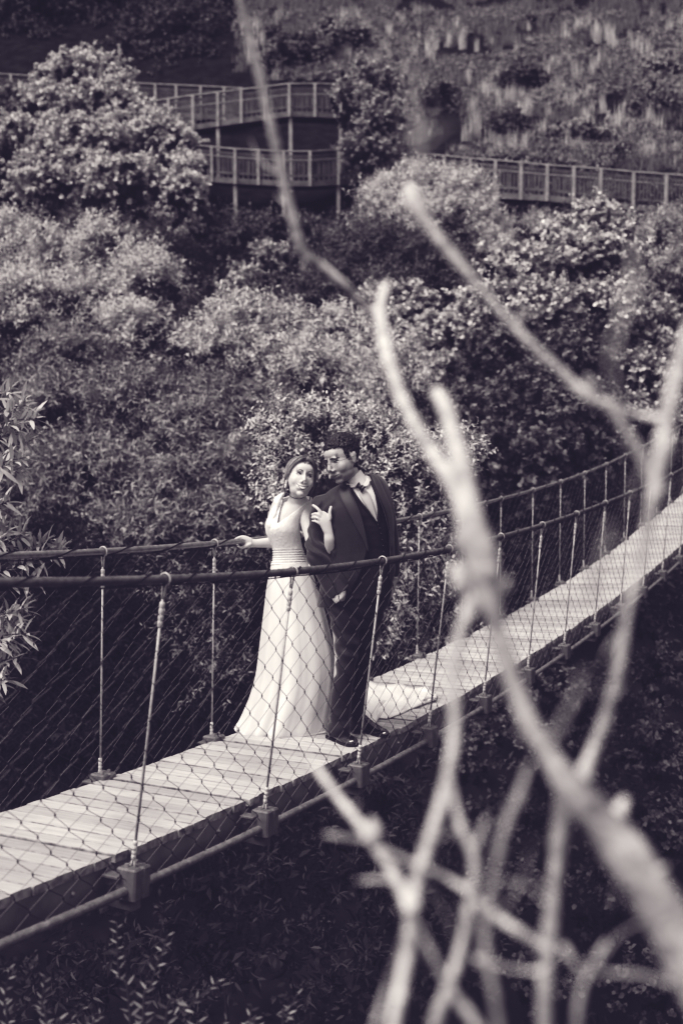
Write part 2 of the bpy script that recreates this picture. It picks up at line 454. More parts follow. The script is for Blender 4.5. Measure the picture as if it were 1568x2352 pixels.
# --- wire nets: two families of kinked strands, one coloured lighter as if catching sun
def net(cT, cB, off, nbay_div=6, rows=9, r=.0018, seed=1):
    rr_ = random.Random(seed)
    out = (MB(), MB())
    h = 1.0
    tot = (NBAY - 1) * nbay_div
    def pt(a, k):                # a: along (cell units), k: down (0..rows)
        s_ = I0 + a / nbay_div
        t, b = at_c(cT, s_) + [0, 0, -.020], at_c(cB, s_) + off(s_)
        p = lerp(t, b, k / rows)
        q = mnoise.noise(Vector((a * .9, k * .9, seed))) * .008
        sag = .012 * math.sin(PI * k / rows) * math.sin(a / nbay_div * 2 * PI)
        return p + np.array([q, q * .6, mnoise.noise(Vector((a * .7, k * .8, seed + 9))) * .008 + sag])
    for fam, dirn in ((0, 1), (1, -1)):
        for st in range(-rows, tot + rows + 1):
            pts = []
            for k2 in range(2 * rows + 1):
                k = k2 / 2; a = st + dirn * k
                if 0 <= a <= tot:
                    # kink at each knot: a short steep link, then the long leg
                    p = pt(a, k); j = rr_.uniform(.006, .010)
                    pts.append(p + np.array([-.0012 * dirn, 0, j])); pts.append(p + np.array([.0012 * dirn, 0, -j]))
            if len(pts) > 2:
                out[fam].tube(pts, r * (1, .72)[fam], n=4, caps=False)
                for k in range(0, len(pts) - 1, 2):
                    if fam == 0: out[fam].sphere((pts[k] + pts[k + 1]) / 2, (.0042, .0042, .0052), 5, 4)
    return out
for nm, cT, cB, off, sd_ in (('near', cNT, cNB, lambda s_: np.array([0, 0, -.05]), 1), ('far', cFT, cFB, lambda s_: np.array([0, 0, -.06]), 2)):
    a, b = net(cT, cB, off, r=.0016 if sd_ == 1 else .0015, seed=sd_)
    o = a.build('wire_net', M_net_d, bridge)
    o['label'] = 'dark kinked wires of the ' + ('camera side' if sd_ == 1 else 'far side') + ' net'
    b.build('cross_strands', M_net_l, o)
# ================================================================ THE COUPLE
def fuse(mb, voxel, smooth=4, name='fused'):
    """weld overlapping closed shapes into one continuous surface"""
    me = mb.mesh(name)
    bm = bmesh.new(); bm.from_mesh(me); bmesh.ops.recalc_face_normals(bm, faces=bm.faces); bm.to_mesh(me); bm.free()
    o = bpy.data.objects.new(name, me); COL.objects.link(o)
    m = o.modifiers.new('r', 'REMESH'); m.mode = 'VOXEL'; m.voxel_size = voxel
    if smooth:
        s_ = o.modifiers.new('s', 'SMOOTH'); s_.factor = .5; s_.iterations = smooth
    dg = bpy.context.evaluated_depsgraph_get()
    res = bpy.data.meshes.new_from_object(o.evaluated_get(dg))
    bpy.data.objects.remove(o); bpy.data.meshes.remove(me)
    res.polygons.foreach_set('use_smooth', [True] * len(res.polygons))
    return res

def verts_of(me):
    a = np.zeros(len(me.vertices) * 3); me.vertices.foreach_get('co', a); return a.reshape(-1, 3)
def normals_of(me):
    a = np.zeros(len(me.vertices) * 3); me.vertices.foreach_get('normal', a); return a.reshape(-1, 3)
def set_verts(me, v):
    me.vertices.foreach_set('co', v.ravel()); me.update()
def mesh_obj(name, me, m, parent=None):
    me.name = name; me.materials.clear(); me.materials.append(m)
    return link(bpy.data.objects.new(name, me), parent)
def bvh_of(me):
    v = verts_of(me)
    return BVHTree.FromPolygons([tuple(x) for x in v], [tuple(p.vertices) for p in me.polygons])
def delete_faces(me, keep, smooth_edge=12):
    """keep: function(face centres array, normals) -> bool mask"""
    n = len(me.polygons)
    c = np.zeros(n * 3); me.polygons.foreach_get('center', c); c = c.reshape(-1, 3)
    nn = np.zeros(n * 3); me.polygons.foreach_get('normal', nn); nn = nn.reshape(-1, 3)
    k = keep(c, nn)
    bm = bmesh.new(); bm.from_mesh(me); bm.faces.ensure_lookup_table()
    bmesh.ops.delete(bm, geom=[bm.faces[i] for i in np.nonzero(~k)[0]], context='FACES')
    # soften the cut edge
    bnd = [v for v in bm.verts if v.is_boundary]
    for _ in range(smooth_edge):
        new = {}
        for v in bnd:
            nb_ = [e.other_vert(v) for e in v.link_edges if e.is_boundary]
            if len(nb_) >= 2: new[v] = v.co * .4 + (nb_[0].co + nb_[1].co) * .3
        for v, c_ in new.items(): v.co = c_
    bm.to_mesh(me); bm.free(); me.update()

def uvp(c):
    """photo position of world points"""
    x, y, z = c[:, 0], c[:, 1], c[:, 2]
    d = y * math.cos(PITCH) - z * math.sin(PITCH); up = y * math.sin(PITCH) + z * math.cos(PITCH)
    return 784 + F_PX * x / d, 1176 - F_PX * up / d

def in_poly(u, v, poly):
    ins = np.zeros(len(u), bool); n = len(poly)
    for i in range(n):
        x1, y1 = poly[i]; x2, y2 = poly[(i + 1) % n]
        c = (y1 > v) != (y2 > v)
        ins ^= c & (u < (x2 - x1) * (v - y1) / (y2 - y1 + 1e-12) + x1)
    return ins

def sring(uL, vL, uR, vR, Y, dy, YR=None, n=28, e=2.2, tilt=0.0):
    """cross-section between two silhouette points, dy = half depth"""
    a = P3(uL, vL, Y); b = P3(uR, vR, Y if YR is None else YR)
    c = (a + b) / 2; A = (b - a) / 2
    B = np.array([0, dy, tilt * dy]); B = B - A * (B @ A) / (A @ A); 
    t = np.arange(n) / n * 2 * PI
    ct, st = np.cos(t), np.sin(t)
    ct = np.sign(ct) * np.abs(ct) ** (2 / e); st = np.sign(st) * np.abs(st) ** (2 / e)
    return c + ct[:, None] * A + st[:, None] * B

def rloft(mb, rows, sub=4, **k):
    """smooth loft through silhouette rows"""
    rows = np.array([list(r) for r in rows], float)
    R_ = spline(rows, sub)
    mb.loft([sring(*r[:6], **({'YR': r[6]} if len(r) > 6 else {}), **k) for r in R_])

def capsule(mb, pts, rad, n=14, sub=4):
    P = spline(np.array(pts, float), sub); r = np.interp(np.linspace(0, 1, len(P)), np.linspace(0, 1, len(rad)), rad)
    mb.tube(P, r, n=n)
    mb.sphere(P[0], r[0], n, 8); mb.sphere(P[-1], r[-1], n, 8)

def wrinkle(me, fn):
    v = verts_of(me); nrm = normals_of(me)
    d = np.array([fn(p) for p in v])
    set_verts(me, v + nrm * d[:, None])

def fbm(x, y, z):
    return mnoise.noise(Vector((x, y, z))) + .5 * mnoise.noise(Vector((2 * x, 2 * y, 2 * z)))

# ---- heads -------------------------------------------------------
def head(mb, M, male):
    """skull, face, nose, lips, ears in head space (x = the wearer's left, -y = forward); M maps to the world"""
    Rm = np.array(M.to_3x3()); T = np.array(M.translation)
    def el(c, r):
        mb_ = MB(); mb_.sphere((0, 0, 0), r, 20, 14)
        mb.add((np.concatenate(mb_.v) + V3(c)) @ Rm.T + T, mb_.f)
    def tb(p, r, n=12):
        mb_ = MB(); mb_.tube(spline(np.array(p, float), 4), np.interp(np.linspace(0, 1, (len(p) - 1) * 4 + 1), np.linspace(0, 1, len(r)), r), n=n)
        mb.add(np.concatenate(mb_.v) @ Rm.T + T, mb_.f)
    w = 1.0 if male else 1.04
    el((0, .014, .036), (.073 * w, .092, .082)); el((0, -.018, -.016), ((.063 if male else .070), .068, .080))
    el((0, -.018, -.066), ((.056 if male else .055), .056, .044)); el((0, -.060, -.096), (.026 if male else .021, .018, .017))
    el((0, -.062, .044), (.046 * w, .028, .030))
    for s_ in (-1, 1):
        el((s_ * (.036 if male else .037), -.050, -.026), (.025, .024, .030)); el((s_ * .027 * w, -.079, .024), (.021, .010, .0075 if male else .005))
        el((s_ * .0125, -.091, -.035), (.0085 if male else .007, .010, .0075))
        el((s_ * .074 * w, .014, .000), (.0065, .017, .028)); el((s_ * .077 * w, .020, .012), (.006, .013, .016)); el((s_ * .073 * w, .008, -.022), (.006, .009, .010))
    tb([(0, -.082, .026), (0, -.091, .004), (0, -.101, -.020), (0, -.103, -.031)], [.008, .0085 if male else .007, .010 if male else .009, .0105 if male else .0095])
    el((0, -.082, -.057), (.021, .0090, .0050)); el((0, -.081, -.068), (.019, .0090, .0058))
    el((0, -.070, -.062), (.034, .018, .022))

def face_shape(me, M, male):
    Mi = M.inverted(); Ri = np.array(Mi.to_3x3()); Ti = np.array(Mi.translation); Rm = np.array(M.to_3x3())
    v = verts_of(me); q = v @ Ri.T + Ti
    near = (np.abs(q[:, 0]) < .1) & (np.abs(q[:, 2]) < .16) & (q[:, 1] < .03)
    d = np.zeros_like(q)
    def dent(c, rad, amt):
        r2 = ((q - V3(c)) / V3(rad)) ** 2
        return np.exp(-r2.sum(1)) * amt
    for s_ in (-1, 1):
        d[:, 1] += dent((s_ * .030, -.085, .010), (.017, .03, .010), .0085)
        d[:, 1] += dent((s_ * .011, -.088, .010), (.006, .02, .012), .004)
        d[:, 1] += dent((s_ * .0065, -.098, -.042), (.004, .01, .003), .003)
        d[:, 1] += dent((s_ * .074, .0, .002), (.006, .012, .012), .0)
    d[:, 1] += dent((0, -.093, -.063), (.026, .02, .0022), .0040)
    d[:, 1] += dent((0, -.085, -.081), (.018, .02, .006), .0035)
    d[~near] = 0
    set_verts(me, v + d @ Rm.T)

class Face:
    """lays thin features on a head surface, given in head space (x, z)"""
    def __init__(s, me, M):
        s.b = bvh_of(me); s.M = M; s.fwd = (M.to_3x3() @ Vector((0, -1, 0))).normalized()
    def hit(s, x, z, off):
        o = s.M @ Vector((x, -.30, z)); r = s.b.ray_cast(o, -s.fwd)
        p = r[0] if r[0] is not None else s.M @ Vector((x, -.08, z))
        return np.array(p + s.fwd * off)
    def patch(s, mb, up, lo, off=.0012, rows=4, bulge=0.0, mat=0):
        n = len(up); g = []
        for i in range(n):
            for j in range(rows + 1):
                f = j / rows; x = up[i][0] * (1 - f) + lo[i][0] * f; z = up[i][1] * (1 - f) + lo[i][1] * f
                w = math.sin(PI * i / (n - 1)) * math.sin(PI * f)
                g.append(s.hit(x, z, off + bulge * w))
        k = rows + 1
        mb.add(g, [(i * k + j, (i + 1) * k + j, (i + 1) * k + j + 1, i * k + j + 1) for i in range(n - 1) for j in range(rows)], mat)
    def band(s, mb, pts, wid, off=.0015, mat=0, sub=3):
        """ribbon along a line in head space, with width"""
        P = spline(np.array([(a, b, 0) for a, b in pts], float), sub)[:, :2]
        n = len(P); w = np.interp(np.linspace(0, 1, n), np.linspace(0, 1, len(wid)), wid)
        T = np.gradient(P, axis=0); T /= np.linalg.norm(T, axis=1)[:, None] + 1e-9
        N = np.stack([-T[:, 1], T[:, 0]], 1)
        s.patch(mb, [tuple(P[i] + N[i] * w[i] / 2) for i in range(n)], [tuple(P[i] - N[i] * w[i] / 2) for i in range(n)], off, 2, .0006, mat)

def arc(x0, z0, x1, z1, h, n=9):
    return [(x0 + (x1 - x0) * t, z0 + (z1 - z0) * t + h * math.sin(PI * t)) for t in np.linspace(0, 1, n)]

# ---- hands -------------------------------------------------------
def finger(mb, pts, r):
    P = spline(np.array(pts, float), 5); rr = np.interp(np.linspace(0, 1, len(P)), [0, .45, 1], [r, r * .95, r * .74])
    mb.tube(P, rr, n=10); mb.sphere(P[-1], rr[-1], 10, 8); mb.sphere(P[0], rr[0], 10, 8)

def hand_frame(mb, wrist, d, nrm, size=1.0, curl=.5, mirror=1):
    """a relaxed hand with palm, four fingers and thumb; d = towards the fingers, nrm = back of the hand"""
    d = unit(V3(d)); nrm = V3(nrm); nrm = unit(nrm - d * (nrm @ d)); s_ = np.cross(d, nrm) * mirror; w = V3(wrist)
    L = .085 * size
    for k in range(4):
        o = (k - 1.5) * .020 * size
        mb.tube([w + s_ * o * .6, w + d * L * .6 + s_ * o * .95, w + d * L + s_ * o], [.014 * size, .0125 * size, .0105 * size], n=10)
        a = w + d * L + s_ * o; ln = (.068, .076, .070, .055)[k] * size
        p = [a]; ang = 0
        for j, f in enumerate((.45, .32, .23)):
            ang += curl * (.7 + .15 * j)
            p.append(p[-1] + (d * math.cos(ang) - nrm * math.sin(ang)) * ln * f)
        finger(mb, p, .0088 * size)
    p = [w + s_ * -.022 * size + d * .02 * size, w + s_ * -.042 * size + d * .045 * size - nrm * .01, w + s_ * -.048 * size + d * .075 * size - nrm * .022, w + s_ * -.04 * size + d * .098 * size - nrm * .03]
    finger(mb, p, .0105 * size)

M_skin_w = mat('fair_skin', .60, rough=.5, var=.05, scale=30, bump=.05, bscale=250, spec=.35)
M_skin_m = mat('tan_skin', .42, rough=.5, var=.10, scale=14, bump=.06, bscale=250, spec=.4)
M_hair_c = mat('brown_hair_light', .26, rough=.4, var=.6, scale=26, spec=.5, stretch=(1, 1, .35))
M_hair_w = mat('brown_hair', .17, rough=.4, var=.75, scale=26, spec=.5, stretch=(1, 1, .35))
M_hair_m = mat('black_hair', .012, rough=.5, var=.4, scale=60, spec=.4)
M_dark = mat('dark_feature', .018, rough=.6)
M_brow_m = mat('dark_brow', .055, rough=.8)
M_stub = mat('stubble', .17, rough=.8, var=.25, scale=90)
M_lip_w = mat('lips', .16, rough=.4, spec=.4)
M_lip_m = mat('lips_dark', .20, rough=.5)
M_white = mat('tooth_white', .9, rough=.3)
M_eye = mat('eye_white', .62, rough=.15, spec=.6)
M_pupil = mat('iris', .012, rough=.1, spec=.8)
M_shirt = mat('white_shirt', .82, rough=.75, bump=.05, bscale=40)
M_suit = mat('dark_suit_cloth', .027, rough=.65, var=.12, scale=40, spec=.25, sheen=.25, bump=.08, bscale=900)
M_lapel = mat('lapel_cloth', .036, rough=.5, spec=.35, sheen=.25, var=.1, scale=30)
M_vest = mat('waistcoat_cloth', .022, rough=.8, var=.3, scale=120, bump=.15, bscale=160)
M_tie = mat('pale_satin_tie', .50, rough=.35, spec=.5, var=.12, scale=8)
M_bow = mat('dark_satin', .014, rough=.35, spec=.5)
M_trou = mat('dark_trouser_cloth', .014, rough=.6, spec=.3, sheen=.2, var=.1, scale=30)
M_shoe = mat('polished_black_leather', .010, rough=.12, spec=.8, coat=.6)
M_sole = mat('shoe_sole', .02, rough=.7)
M_gold = mat('bright_metal', .7, rough=.2, metal=1.0)
M_lens = mat('lens_wire', .35, rough=.2, metal=.8)
M_dress = mat('ivory_dress', .78, rough=.75, var=.02, scale=5, sheen=.2, bump=.05, bscale=30)
M_lace = mat('lace_bodice', .84, rough=.9, var=.08, scale=75, bump=.22, bscale=110, spec=.2)

# ------------------------------------------------ the man
YM = 6.47
man = empty('person', 'man in dark three piece suit and bow tie, hands in pockets, looking at the bride', 'person', loc=P3(800, 1700, 6.45), group='bride and groom on the bridge')
def at0(o, root):
    """parent while keeping world coordinates in the mesh"""
    o.parent = root; o.matrix_parent_inverse = Matrix.Translation(-Vector(root.location)); return o
def mk(mb, name, m, root, **k):
    o = mb.build(name, m, None, **k); return at0(o, root)
def mko(name, me, m, root):
    o = mesh_obj(name, me, m); return at0(o, root)

Mm = Matrix.Translation(Vector(P3(785.2, 1055.5, 6.40))) @ Matrix(((.6686, .6822, -.2959), (-.7211, .692, -.0337), (.1817, .2359, .9546))).to_4x4() @ Matrix.Scale(1.10, 4)
b = MB()
head(b, Mm, True)
# neck
rloft(b, [(786, 1085, 820, 1072, 6.44, .06), (795, 1105, 831, 1098, 6.47, .06), (797, 1122, 846, 1112, 6.49, .068)], n=24)
# torso
rloft(b, [(790, 1118, 844, 1106, 6.49, .07), (752, 1142, 868, 1114, 6.49, .088), (744, 1170, 880, 1145, YM, .098), (746, 1215, 887, 1195, YM, .106), (750, 1270, 890, 1262, YM, .102), (754, 1330, 892, 1325, 6.48, .095), (760, 1390, 880, 1384, 6.51, .080), (775, 1425, 862, 1420, 6.53, .065)])
# arms and legs
rw = P3(783, 1366, 6.36)
capsule(b, [P3(745, 1158, 6.48), P3(731, 1215, 6.47), P3(728, 1275, 6.45), P3(752, 1325, 6.40), rw], [.052, .045, .040, .034, .026])
capsule(b, [rw, P3(794, 1385, 6.45), P3(802, 1406, 6.49)], [.026, .030, .030])
lw = P3(903, 1322, 6.56)
capsule(b, [P3(872, 1132, 6.53), P3(887, 1180, 6.57), P3(897, 1245, 6.62), P3(901, 1290, 6.60), lw], [.040, .038, .035, .031, .026])
capsule(b, [lw, P3(899, 1340, 6.56), P3(888, 1365, 6.54)], [.026, .030, .034])
for s_ in ([P3(782, 1400, 6.5), P3(790, 1500, 6.47), P3(785, 1560, 6.44), P3(780, 1620, 6.45), P3(779, 1675, 6.46)], [P3(852, 1400, 6.52), P3(832, 1490, 6.56), P3(822, 1550, 6.56), P3(818, 1610, 6.62), P3(820, 1662, 6.66)]):
    capsule(b, s_, [.060, .056, .048, .044, .034])
bm_ = fuse(b, .0042, 3)
face_shape(bm_, Mm, True)
body = mko('body', bm_, M_skin_m, man)
fc = Face(bm_, Mm)
# brows, eyes, lips, stubble
b = MB()
for s_ in (-1, 1):
    fc.band(b, [(s_ * .011, .021), (s_ * .028, .0265), (s_ * .048, .020)], [.006, .0085, .004], .0050)
mk(b, 'eyebrows', M_brow_m, man, smooth=True)
for s_ in (-1, 1):
    b = MB(); fc.patch(b, arc(s_ * .018, .005, s_ * .042, .005, .0022), arc(s_ * .018, .005, s_ * .042, .005, -.0030), .0008, 4, .0012)
    ey = mk(b, 'eye', M_eye, man, smooth=True)
    b = MB(); fc.patch(b, arc(s_ * .023, .005, s_ * .035, .005, .0022), arc(s_ * .023, .005, s_ * .035, .005, -.0030), .0022, 4, .0008)
    o = b.build('iris', M_pupil, None, smooth=True); at0(o, man); o.parent = ey; o.matrix_parent_inverse = Matrix()
    ey.matrix_parent_inverse = Matrix.Translation(-Vector(man.location))
    b = MB(); fc.band(b, arc(s_ * .0165, .006, s_ * .045, .005, .0032, 5), [.002, .0040, .002], .0030)
    fc.band(b, arc(s_ * .017, .005, s_ * .044, .004, -.0038, 5), [.001, .0020, .001], .0020)
    o = b.build('lashes', M_dark, None, smooth=True); o.parent = ey
b = MB(); fc.patch(b, arc(-.029, -.0635, .029, -.0605, .0060), arc(-.029, -.0635, .029, -.0605, -.0095), .0008, 5, .001)
mk(b, 'lips', M_lip_m, man, smooth=True)
b = MB(); fc.band(b, [(-.031, -.0625), (-.012, -.0655), (.006, -.0655), (.032, -.0585)], [.0014, .003, .003, .0016], .0022)
mk(b, 'mouth_line', M_dark, man, smooth=True)
# beard shadow: thin shell hugging the jaw, chin and upper lip
v = verts_of(bm_); Mi = Mm.inverted(); q = v @ np.array(Mi.to_3x3()).T + np.array(Mi.translation)
col = bm_.color_attributes.new('shade', 'FLOAT_COLOR', 'POINT')
def sm(x, a, b_): t = np.clip((x - a) / (b_ - a), 0, 1); return t * t * (3 - 2 * t)
beard = (1 - sm(q[:, 2], -.060, -.036)) * (1 - sm(q[:, 1], .0, .035)) * sm(q[:, 2], -.150, -.125)
lipz = np.exp(-((q[:, 0] / .034) ** 4 + ((q[:, 2] + .046) / .008) ** 2)) * (q[:, 1] < -.06)
beard = np.clip(beard * (1 - .55 * np.exp(-((q[:, 0] / .02) ** 2 + ((q[:, 2] + .064) / .010) ** 2))) * .42 + lipz * .30, 0, .45)
orb = sum(np.exp(-(((q[:, 0] - s_ * .030) / .019) ** 2 + ((q[:, 2] - .012) / .013) ** 2)) for s_ in (-1, 1)) * (q[:, 1] < -.03) * .25  # eye sockets darkened too, their shade painted into the skin colour
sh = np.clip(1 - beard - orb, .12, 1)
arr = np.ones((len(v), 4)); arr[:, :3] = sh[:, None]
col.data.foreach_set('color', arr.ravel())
def shade_mat(m):
    n = m.node_tree; bs = n.nodes['Principled BSDF']; a = n.nodes.new('ShaderNodeAttribute'); a.attribute_name = 'shade'
    mx = n.nodes.new('ShaderNodeMix'); mx.data_type = 'RGBA'; mx.blend_type = 'MULTIPLY'; mx.inputs['Factor'].default_value = 1
    l = bs.inputs['Base Color'].links[0].from_socket
    n.links.new(l, mx.inputs[6]); n.links.new(a.outputs['Color'], mx.inputs[7]); n.links.new(mx.outputs[2], bs.inputs['Base Color'])
shade_mat(M_skin_m)

# hair: short curls
b = MB(); rr_ = random.Random(5)
Rm_ = np.array(Mm.to_3x3()); Tm_ = np.array(Mm.translation)
def hl(x, z_):  # front hairline height
    return .070 - .5 * max(0, abs(x) - .050)
sk = MB(); sk.sphere((0, .018, .044), (.0755, .094, .082), 28, 20)
hairpts = []
for i in range(4600):
    a = rr_.uniform(0, 2 * PI); zz = rr_.uniform(-.98, 1); r_ = math.sqrt(1 - zz * zz)
    p = np.array([r_ * math.cos(a) * .0745, .018 + r_ * math.sin(a) * .094, .042 + zz * .084])
    x, y, z = p
    if y < -.030:
        if z < hl(x, z): continue
    elif y < -.006:
        if z < -.022 or (z < .070 and y < -.030 + .35 * max(0, .03 - z)): continue
    elif y < .034:
        if z < .030: continue
    elif z < -.055: continue
    th = .008 if z > .06 else .004
    s_ = rr_.uniform(.0038, .0062) * (1 if z > .03 else .65)
    o_ = p + unit(p - np.array([0, .018, .03])) * rr_.uniform(.0, th)
    hairpts.append((o_, s_))
for p, s_ in hairpts:
    b.sphere(p @ Rm_.T + Tm_, s_ * 1.04, 6, 5)
hm = fuse(b, .0026, 1)
mko('hair', hm, M_hair_m, man)
# glasses
b = MB()
for s_ in (-1, 1):
    ring_ = [(s_ * (.031 + .0235 * math.cos(t)), .002 + .0145 * math.sin(t)) for t in np.linspace(0, 2 * PI, 25)]
    ctr = -.098
    pts = [np.array(Mm @ Vector((x, ctr + abs(x) * .16, z))) for x, z in ring_]
    b.tube(pts, .00045, n=5)
    pts = [np.array(Mm @ Vector(p)) for p in ((s_ * .054, -.090, .004), (s_ * .068, -.070, .006), (s_ * .078, -.030, .004), (s_ * .080, .010, .004))]
    b.tube(spline(pts, 4), .0013, n=6)
pts = [np.array(Mm @ Vector(p)) for p in ((-.009, -.096, .002), (0, -.1035, .006), (.009, -.096, .002))]
b.tube(spline(pts, 4), .0013, n=6)
mk(b, 'glasses', M_lens, man, smooth=True)

# --- shirt, waistcoat
b = MB()
rloft(b, [(779, 1112, 842, 1090, 6.49, .078), (754, 1133, 870, 1104, 6.49, .098), (738, 1165, 887, 1140, YM, .114), (740, 1215, 895, 1195, YM, .122), (744, 1270, 897, 1262, YM, .118), (747, 1330, 900, 1325, YM, .122), (746, 1372, 896, 1368, 6.48, .124)])
vest = fuse(b, .006, 4)
fv = bvh_of(vest)
VOPEN = [(803, 1118), (812, 1131), (826, 1152), (865, 1201), (867, 1170), (861, 1137), (850, 1105), (838, 1080), (800, 1085)]
# the shirt is the same chest; only the front opening shows it
shirt = vest.copy()
v = verts_of(shirt); set_verts(shirt, v - normals_of(vest) * .004)
def keep_shirt(c, n):
    u, w_ = uvp(c); return (n[:, 1] < .3) & (w_ < 1225)
delete_faces(shirt, keep_shirt)
mko('shirt', shirt, M_shirt, man)
def keep_vest(c, n):
    u, w_ = uvp(c); return ~(in_poly(u, w_, VOPEN) & (n[:, 1] < .2)) & (w_ > 1122)
delete_faces(vest, keep_vest)
wrinkle(vest, lambda p: .0035 * fbm(p[0] * 7, p[1] * 5, p[2] * 22))
waist = mko('waistcoat', vest, M_vest, man)

def on(bv, u, v, off, guess=6.4):
    """point on a surface seen at photo position (u, v), pushed off it along its normal"""
    d = Vector(P3(u, v, 1.0)).normalized()
    r = bv.ray_cast(Vector((0, 0, 0)) + d * 3.0, d)
    if r[0] is None:
        return P3(u, v, guess)
    n = r[1]
    if n.dot(d) > 0: n = -n
    return np.array(r[0] + n * off - d * off * .3)
def cloth_patch(mb, bv, left, right, off, cols=5, rows=None, guess=6.4, puff=0.0, thick=.003, mat=0):
    """strip of cloth laid on a surface between two polylines given at matching stations"""
    L = spline(np.array([(a, b, 0) for a, b in left], float), 5); Rr = spline(np.array([(a, b, 0) for a, b in right], float), 5)
    n = min(len(L), len(Rr)); g = []
    for i in range(n):
        for j in range(cols + 1):
            f = j / cols; u = L[i][0] * (1 - f) + Rr[i][0] * f; v_ = L[i][1] * (1 - f) + Rr[i][1] * f
            g.append(on(bv, u, v_, off + puff * math.sin(PI * f) ** .7, guess))
    k = cols + 1; g = np.array(g)
    # relax the laid points a little
    G = g.reshape(n, k, 3)
    for _ in range(3):
        G[1:-1, :] = .5 * G[1:-1, :] + .25 * (G[:-2, :] + G[2:, :])
    g = G.reshape(-1, 3)
    back = g + np.array([0, thick * 1.2 + .002, 0])
    fs = [(i * k + j, i * k + j + 1, (i + 1) * k + j + 1, (i + 1) * k + j) for i in range(n - 1) for j in range(cols)]
    m = len(g)
    fb = [tuple(m + x for x in reversed(f)) for f in fs]
    edge = [i * k for i in range(n)] + [(n - 1) * k + j for j in range(1, k)] + [i * k + k - 1 for i in range(n - 2, -1, -1)] + [j for j in range(k - 2, 0, -1)]
    fe = [(edge[i], edge[(i + 1) % len(edge)], m + edge[(i + 1) % len(edge)], m + edge[i]) for i in range(len(edge))]
    mb.add(np.vstack([g, back]), fs + fb + fe, mat)

# collar: wing points and band
b = MB()
cloth_patch(b, fv, [(793, 1110), (803, 1113), (814, 1115)], [(797, 1117), (807, 1122), (815, 1119)], .010, 4, guess=6.38)
mk(b, 'collar_wing', M_shirt, man, smooth=True, fixn=True); b = MB()
cloth_patch(b, fv, [(842, 1098), (838, 1108), (833, 1116)], [(848, 1106), (845, 1117), (836, 1120)], .010, 4, guess=6.40)
mk(b, 'collar_wing', M_shirt, man, smooth=True, fixn=True)
b = MB()
ringn = []
for f, (ul, vl, ur, vr) in enumerate(((792, 1108, 828, 1078), (793, 1118, 837, 1091), (794, 1128, 847, 1104))):
    ringn.append(sring(ul, vl, ur, vr, 6.475, .075 + .006 * f, n=36))
b.loft(ringn, caps=False)
mk(b, 'collar_band', M_shirt, man, smooth=True)
# cravat and bow tie
b = MB()
cloth_patch(b, fv, [(824, 1128), (826, 1140), (838, 1160), (853, 1183), (864, 1199)], [(838, 1124), (848, 1136), (856, 1155), (862, 1178), (865.5, 1199)], .007, 6, guess=6.38, puff=.006)
mk(b, 'cravat', M_tie, man, smooth=True, fixn=True)
b = MB()
kc = on(fv, 827, 1122, .022, 6.37)
def bow(mb, c, ax, up, out, w, h):
    """one wing of a bow: pinched at the knot, wide at the end, with pleats"""
    G = []
    n, m = 8, 8
    for i in range(n + 1):
        f = i / n
        hh = h * (.48 + .52 * f ** .8)
        for j in range(m + 1):
            g_ = j / m * 2 - 1
            pl = .0035 * math.cos(g_ * PI * 2.2) * (1 - f * .5)
            G.append(c + ax * w * f + up * hh * g_ + out * (.010 * math.sin(PI * min(f * 1.1, 1)) * (1 - g_ * g_) + pl))
    k = m + 1; G = np.array(G); N_ = len(G)
    fs = [(i * k + j, i * k + j + 1, (i + 1) * k + j + 1, (i + 1) * k + j) for i in range(n) for j in range(m)]
    Bk = G - out * .012
    mb.add(np.vstack([G, Bk]), fs + [tuple(N_ + x for x in reversed(f)) for f in fs] + [(n * k + j, n * k + j + 1, N_ + n * k + j + 1, N_ + n * k + j) for j in range(m)] + [(i * k, (i + 1) * k, N_ + (i + 1) * k, N_ + i * k) for i in range(n)] + [(i * k + m, N_ + i * k + m, N_ + (i + 1) * k + m, (i + 1) * k + m) for i in range(n)])
axb = unit(P3(836, 1128, 6.36) - P3(816, 1113, 6.40)); outb = np.array([0, -1.0, 0]); upb = unit(np.cross(axb, outb)) 
if upb[2] < 0: upb = -upb
bow(b, kc, axb, upb, outb, .029, .022); bow(b, kc, -axb, upb, outb, .026, .019)
b.sphere(kc + outb * .006, (.009, .008, .011), 10, 8)
mk(b, 'bow_tie', M_bow, man, smooth=True, fixn=True)
# waistcoat buttons and front line
b = MB()
for u_, v_ in ((871, 1214), (873.5, 1226), (876, 1240), (878, 1254), (879, 1268)):
    p = on(fv, u_, v_, .006); b.sphere(p, (.0065, .004, .0065), 10, 6)
mk(b, 'waistcoat_buttons', M_bow, man, smooth=True)

# bound edge of the waistcoat opening
b = MB()
cloth_patch(b, fv, [(800, 1116), (810, 1131), (824, 1152), (845, 1178), (862, 1200)], [(803, 1113), (814, 1130), (828.5, 1151), (849, 1176), (866, 1196)], .0075, 3, guess=6.38)
cloth_patch(b, fv, [(864, 1202), (865, 1186), (865.5, 1168), (860, 1138), (848, 1108)], [(869, 1204), (870, 1186), (870.5, 1168), (866, 1136), (853, 1104)], .0075, 3, guess=6.40)
mk(b, 'waistcoat_edge', M_vest, man, smooth=True, fixn=True)
b = MB(); pts = [on(fv, u_, v_, .0075) for u_, v_ in ((866, 1202), (869, 1225), (873, 1250), (876, 1277), (878, 1300), (880, 1325))]
b.tube(spline(pts, 4), .0022, n=5)
mk(b, 'waistcoat_placket', M_bow, man, smooth=True)

